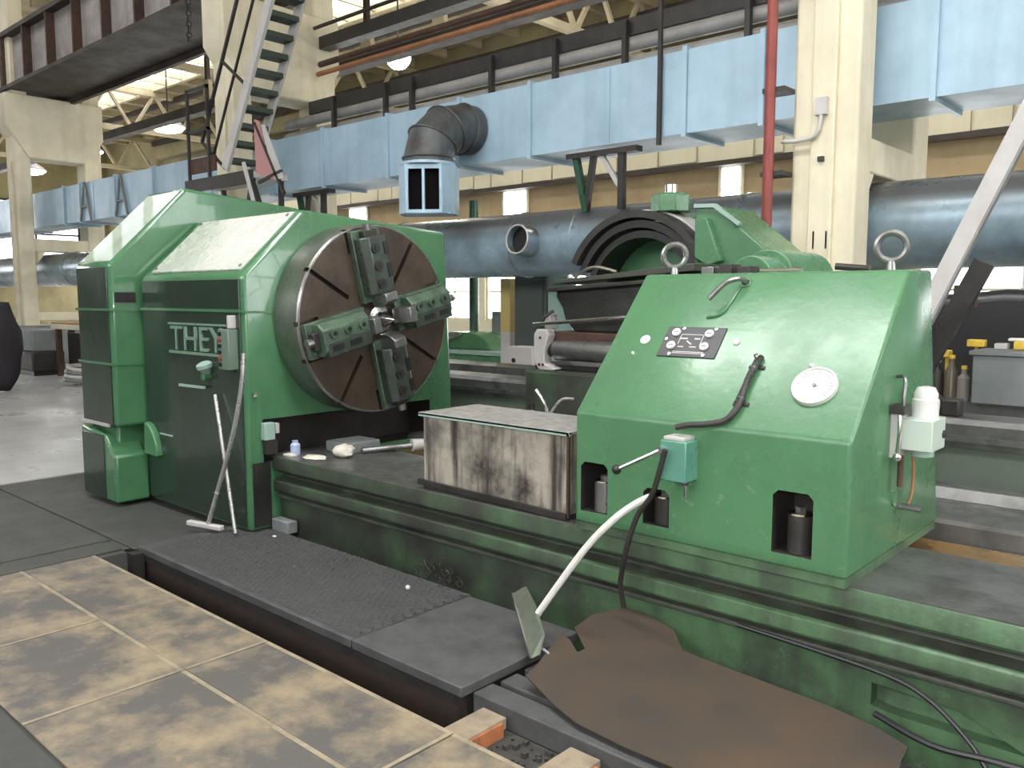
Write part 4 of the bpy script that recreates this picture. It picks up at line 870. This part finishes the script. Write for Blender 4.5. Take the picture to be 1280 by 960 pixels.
MB().prism([(-4.44, 1.72), (-4.43, 1.685), (-3.1, 1.765), (-3.1, 1.79)], 5.36, 5.87, 'y').build('hood_rim', IRON, ca, bevel=.006)
MB().prism([(-4.40, 1.775), (-4.39, 1.745), (-3.1, 1.83), (-3.1, 1.885)], 5.38, 5.86, 'y').build('hood_lid', mat('dark_olive_lid', (.05, .052, .04), .4), ca, bevel=.006)
MB().tube([(-4.28, 5.5, 1.78), (-4.2, 5.5, 1.84), (-4.05, 5.5, 1.88), (-3.85, 5.5, 1.84)], .014).build('lid_handle', CHROME, ca)
MB().ball((-4.30, 5.5, 1.80), .035).build('lid_knob', CHROME, ca)
MB().tube([(-4.49, 5.35, 1.39), (-4.47, 5.36, 1.47), (-4.40, 5.4, 1.53)], .014).build('feed_hose', BLACK, ca)
MB().box(-4.50, -4.44, 5.4, 5.5, 1.38, 1.50).build('hose_block', LTGREY, ca, bevel=.008)
# ------------------------------------------------------------------ arched machine behind
am = thing('arched_steady', (-3.9, 6.2, .93), 'green steady rest with a black arched guard and green capped nut on top', 'steady rest')
def arch(c, r0, r1, y0, y1, a0, a1, n=22):
    mb = MB(); vs = []; 
    for i in range(n+1):
        a = math.radians(a0+(a1-a0)*i/n)
        for r in (r0, r1):
            for y in (y0, y1): vs.append((c[0]+r*math.cos(a), y, c[1]+r*math.sin(a)))
    fs = []
    for i in range(n):
        k = 4*i; fs += [(k, k+1, k+5, k+4), (k+2, k+6, k+7, k+3), (k, k+4, k+6, k+2), (k+1, k+3, k+7, k+5)]
    fs += [(0, 2, 3, 1), (4*n, 4*n+1, 4*n+3, 4*n+2)]
    return mb.add(vs, fs)
AC = (-4.0, 1.64)
arch(AC, .66, .72, 5.95, 6.35, 25, 155).build('outer_arch', IRON, am); arch(AC, .58, .64, 6.0, 6.4, 22, 158).build('inner_arch', DARK, am)
arch(AC, .50, .56, 6.06, 6.45, 18, 160).build('inner_arch', DARK, am)
arch(AC, .70, .735, 6.1, 6.35, 35, 150).build('arch_edge', LTGREY, am)
MB().prism([(AC[0]+.57*math.cos(math.radians(a)), AC[1]+.57*math.sin(math.radians(a))) for a in range(0, 181, 12)]+[(-4.57, .93), (-3.43, .93)], 6.4, 6.6, 'y').build('green_body', GREEN, am, bevel=.01)
MB().prism([(-4.6, 2.05), (-4.45, 2.32), (-4.2, 2.36), (-3.3, 2.36), (-3.3, 1.95)], 6.6, 6.75, 'y').build('back_plate', GREEN, am, bevel=.01)
MB().lathe([(.17, 0), (.17, .13), (.14, .15)], (-3.80, 6.2, 2.345), (0, 0, 1), 8).build('cap_nut', GREEN, am, bevel=.006)
MB().cyl((-3.80, 6.2, 2.49), (-3.80, 6.2, 2.57), .055, n=12).build('cap_bolt', CHROME, am)
MB().prism([(-3.44, 2.36), (-3.28, 2.35), (-2.93, 2.07), (-2.66, 1.84), (-2.66, .93), (-3.44, .93)], 5.98, 6.65, 'y').build('side_housing', GREEN, am, bevel=.015)
MB().prism([(-3.44, 2.37), (-3.26, 2.36), (-3.05, 2.20), (-3.06, 2.18), (-3.27, 2.33), (-3.44, 2.34)], 5.95, 6.0, 'y').build('housing_edge', GREYGRN, am, smooth=0)
MB().prism([(-3.40, 2.25), (-3.30, 2.25), (-3.17, 1.92), (-3.28, 1.88), (-3.40, 1.95)], 5.9, 5.98, 'y').build('housing_lug', GREEN, am, bevel=.01)
mc = thing('feed_motor', (-2.2, 4.7, .54), 'green stepped motor housing showing over the top of the tailstock', 'motor')
MB().cyl((-2.17, 4.38, 1.75), (-2.17, 4.70, 1.75), .125, n=28).build('front_end', GREEN, mc, bevel=.008)
MB().cyl((-2.19, 4.62, 1.755), (-2.19, 5.22, 1.755), .165, n=28).build('motor_body', GREEN, mc, bevel=.01)
MB().box(-2.32, -2.05, 4.6, 5.15, .56, 1.65).build('motor_stand', GRDRK, mc, bevel=.01)
MB().box(-2.34, -2.03, 4.56, 5.13, .536, .57).build('motor_foot', GRDRK, mc, smooth=0)
# ------------------------------------------------------------------ right-hand clutter behind the bed
dg_ = thing('leaning_channel', (-1.8, 5.6, .93), 'long pale grey steel channel leaning steeply behind the tailstock', 'channel')
MB().bar((-1.86, 5.6, .95), (-.82, 5.6, 3.35), .06, .10).build('channel_bar', LTGREY, dg_, smooth=0)
MB().bar((-1.845, 5.64, .95), (-.805, 5.64, 3.35), .02, .09).build('channel_flange', MIDGREY, dg_, smooth=0)
d2 = thing('leaning_channel', (-1.9, 5.9, .93), 'dark steel channel leaning behind the pale grey one', 'channel')
MB().bar((-1.80, 5.95, .945), (-1.37, 5.95, 1.86), .06, .12).build('channel_bar', IRON, d2, smooth=0)
MB().box(-1.55, -1.42, 5.99, 6.05, 1.58, 1.72).build('hinge_block', RUST, d2, smooth=0)
mb = MB(); r = random.Random(9)
prof = [(-2.05, 0), (-2.05, 1.60), (-1.95, 1.66), (-1.75, 1.67), (-1.45, 1.70), (-1.1, 1.68), (-.7, 1.60), (-.2, 1.5), (.6, 1.45), (.6, 0)]
tag(mb.prism(prof, 6.95, 7.55, 'y').build('covered_machine', BLACK, bevel=.08, seg=3), 'black tarpaulin-covered machine under the blue pipe behind the bed', 'machine')
bxg = thing('grey_cabinet', (-1.2, 6.3, .93), 'blue grey steel box with a lid standing on the rear bed rail', 'box')
MB().box(-1.47, -.55, 6.22, 6.6, .935, 1.26).build('box_body', MIDGREY, bxg, bevel=.008); MB().box(-1.49, -.53, 6.20, 6.62, 1.26, 1.29).build('box_lid', MIDGREY, bxg, bevel=.005)
for i, (x, h, m, lab) in enumerate([(-1.80, .24, BLACK, 'black bottle behind the tailstock edge, leftmost of the row'), (-1.72, .26, IRON, 'dark flask second from the tailstock edge'), (-1.63, .29, mat('brown_flask', (.10, .085, .06), .3), 'brown flask in the middle of the bottle row'), (-1.55, .22, mat('grey_flask', (.22, .20, .19), .3), 'grey flask next to the blue grey box')]):
    t = thing('oil_flask', (x, 6.3, .931), lab, 'bottle', 'flasks by the grey box')
    MB().lathe([(.042, 0), (.042, h*.72), (.018, h*.86), (.018, h)], (x, 6.36, .931), (0, 0, 1), 12).build('flask_body', m, t)
    MB().cyl((x, 6.36, .931+h), (x, 6.36, .955+h), .02, n=8).build('flask_cap', YEL if i != 1 else WHITE, t)
for i, (x, y, w, h, z, m, lab) in enumerate([(-1.70, 6.5, .05, .05, 1.22, YEL, 'yellow fitting above the dark flasks'), (-1.52, 6.52, .11, .05, 1.30, YEL, 'yellow clamp lying between flasks and box'), (-1.22, 6.5, .13, .055, 1.291, YEL, 'yellow carton on the blue grey box lid'), (-1.36, 6.5, .08, .04, 1.291, LTGREY, 'pale tin beside the yellow carton on the box lid'), (-1.28, 6.55, .10, .02, 1.346, WHITE, 'white packet resting above the yellow carton'), (-.98, 6.4, .09, .04, 1.291, WHITE, 'white crumpled paper at the edge of the box lid')]):
    if z > 1.2 and x < -1.49: z0 = .931
    else: z0 = z
    t = thing('small_packet', (x, y, z0), lab, 'packet')
    MB().box(x-w/2, x+w/2, y-.04, y+.04, z, z+h).build('packet', m, t, bevel=.006)
    if z0 != z: MB().cyl((x, y, .931), (x, y, z), .012, n=8).build('stem', YEL, t)
vl = thing('valve_fitting', (-1.6, 5.55, .93), 'grey round pipe flange lying on the rear bed rail beside the white solenoid', 'fitting')
MB().cyl((-1.52, 5.5, .99), (-1.52, 5.62, .99), .058, n=20).build('flange_ring', IRON, vl); MB().torus((-1.52, 5.5, .99), .05, .012, (0, 1, 0), 20, 6).build('ring_lip', STEEL, vl); MB().box(-1.46, -1.36, 5.5, 5.62, .931, 1.03).build('fitting_body', IRON, vl, bevel=.01)
# ------------------------------------------------------------------ far things under the pipe
t = thing('green_post', (-9.85, 10, 0), 'thin green post standing under the pipe in front of the bright windows', 'post')
MB().cyl((-9.85, 10, 0), (-9.85, 10, 3.2), .08, n=12).build('post', GRDRK, t); MB().box(-10.0, -9.7, 9.86, 10.15, 0, .04).build('base', GRDRK, t, smooth=0)
t = thing('low_machine', (-9, 9, 0), 'low green machine table with a rounded hump beyond the chuck', 'machine')
MB().box(-10.0, -8.2, 8.95, 9.8, 0, .78).build('table_body', GREEN, t, bevel=.02); MB().box(-10.1, -8.1, 8.9, 9.85, .78, .84).build('table_top', GREYGRN, t, bevel=.01)
MB().prism([(-9.8, .84), (-9.7, 1.0), (-9.5, 1.1), (-9.0, 1.1), (-8.75, 1.0), (-8.6, .84)], 9.1, 9.6, 'y').build('hump', GREEN, t, bevel=.02)
MB().bar((-9.6, 9.05, .95), (-9.2, 9.05, 1.08), .05).build('bright_lever', CHROME, t)
t = thing('control_cabinet', (-9.1, 10, 0), 'grey control cabinet standing in front of the windows beyond the chuck', 'cabinet')
MB().box(-9.45, -8.83, 10.0, 10.4, .1, 1.40).build('cabinet_body', MIDGREY, t, bevel=.01); MB().box(-9.4, -8.88, 9.98, 10.0, .2, 1.32).build('cabinet_door', MIDGREY, t, bevel=.005); MB().box(-9.45, -8.83, 10.0, 10.4, 0, .1).build('cabinet_plinth', IRON, t, smooth=0)
t = thing('yellow_post', (-8.2, 9, 0), 'ochre yellow painted post with a grey foot under the pipe', 'post')
MB().box(-8.05, -7.87, 8.7, 8.85, 1.15, 1.89).build('upper_post', mat('ochre_post_paint', (.50, .38, .14), .6), t, smooth=0); MB().box(-8.05, -7.87, 8.7, 8.85, 0, 1.15).build('lower_post', LTGREY, t, smooth=0)
t = thing('dark_locker', (-7.5, 8.6, 0), 'tall dark grey green locker under the pipe left of the carriage', 'locker')
MB().box(-7.70, -7.15, 8.6, 9.1, 0, 1.95).build('locker_body', mat('dark_grey_green', (.05, .06, .055), .5), t, bevel=.01); MB().box(-7.66, -7.19, 8.58, 8.6, .06, 1.9).build('locker_door', mat('dark_door', (.06, .07, .065), .5), t, bevel=.004)
t = thing('pale_panel', (-7, 8.6, 0), 'pale grey green upright panel beside the dark locker', 'panel')
MB().box(-7.12, -6.72, 8.62, 8.7, 0.1, 1.93).build('panel_sheet', GREYGRN, t, bevel=.004); MB().box(-7.12, -6.72, 8.6, 8.72, 0, .1).build('panel_foot', IRON, t, smooth=0)
t = thing('junction_box', (-7.4, 7.9, 0), 'small grey junction box on a stand in front of the dark locker', 'box')
MB().box(-7.05, -6.65, 7.75, 8.0, .60, 1.03).build('box_body', LTGREY, t, bevel=.008); MB().box(-6.9, -6.8, 7.85, 7.95, 0, .6).build('box_stand', IRON, t, smooth=0); MB().box(-7.0, -6.7, 7.78, 8.0, 0, .03).build('box_foot', IRON, t, smooth=0)
MB().cyl((-6.95, 7.74, .86), (-6.95, 7.75, .86), .03, n=10).build('box_knob', BLACK, t)
# far left things around the leftmost column
t = thing('machine_block', (-20.5, 6, 0), 'dark grey machine block standing in front of the leftmost column', 'machine')
MB().box(-21.0, -18.9, 6.25, 6.9, .1, .5).build('lower_block', IRON, t, bevel=.03); MB().box(-20.8, -19.0, 6.3, 6.9, .5, .95).build('upper_block', MIDGREY, t, bevel=.03); MB().box(-21, -19, 6.3, 6.8, 0, .1).build('skid', BLACK, t, smooth=0)
t = thing('work_bench', (-18, 7, 0), 'cream topped bench with dark legs beyond the headstock', 'bench')
MB().box(-18.8, -15.2, 6.6, 7.05, .98, 1.08).build('bench_top', CREAM2, t, bevel=.01); MB().box(-18.8, -15.2, 6.62, 7.03, 1.08, 1.11).build('bench_edge', ORNG, t, smooth=0)
for x in (-18.7, -17.3, -15.4): MB().box(x, x+.1, 6.65, 6.75, 0, .98).build('leg', RUST, t, smooth=0); MB().box(x, x+.1, 6.9, 7.0, 0, .98).build('leg', RUST, t, smooth=0)
MB().box(-18.6, -15.4, 6.85, 6.9, .15, .9).build('back_panel', IRON, t, smooth=0)
t = thing('coiled_bundle', (-16.6, 6.5, 0), 'pale coil of hose on the floor by the bench at the far left', 'coil')
for k in range(4): MB().torus((-16.5+.02*k, 6.3, .09+.075*k), .30-.02*k, .04, (.05*k, .04, 1), 20, 6).build('coil_turn', LTGREY if k % 2 else MIDGREY, t)
bb = MB().ball((-16.35, 4.96, .78), 1, 14, 10, (.30, .30, .78)); r = random.Random(4)
bb.v = [(p[0]*1+r.uniform(-.05, .05), p[1]+r.uniform(-.05, .05), max(0, p[2]+r.uniform(-.04, .04))) for p in bb.v]
tag(bb.build('covered_drum', mat('black_violet_cloth', (.018, .014, .02), .8), smooth=60), 'black cloth-covered bundle standing at the far left edge', 'bundle')
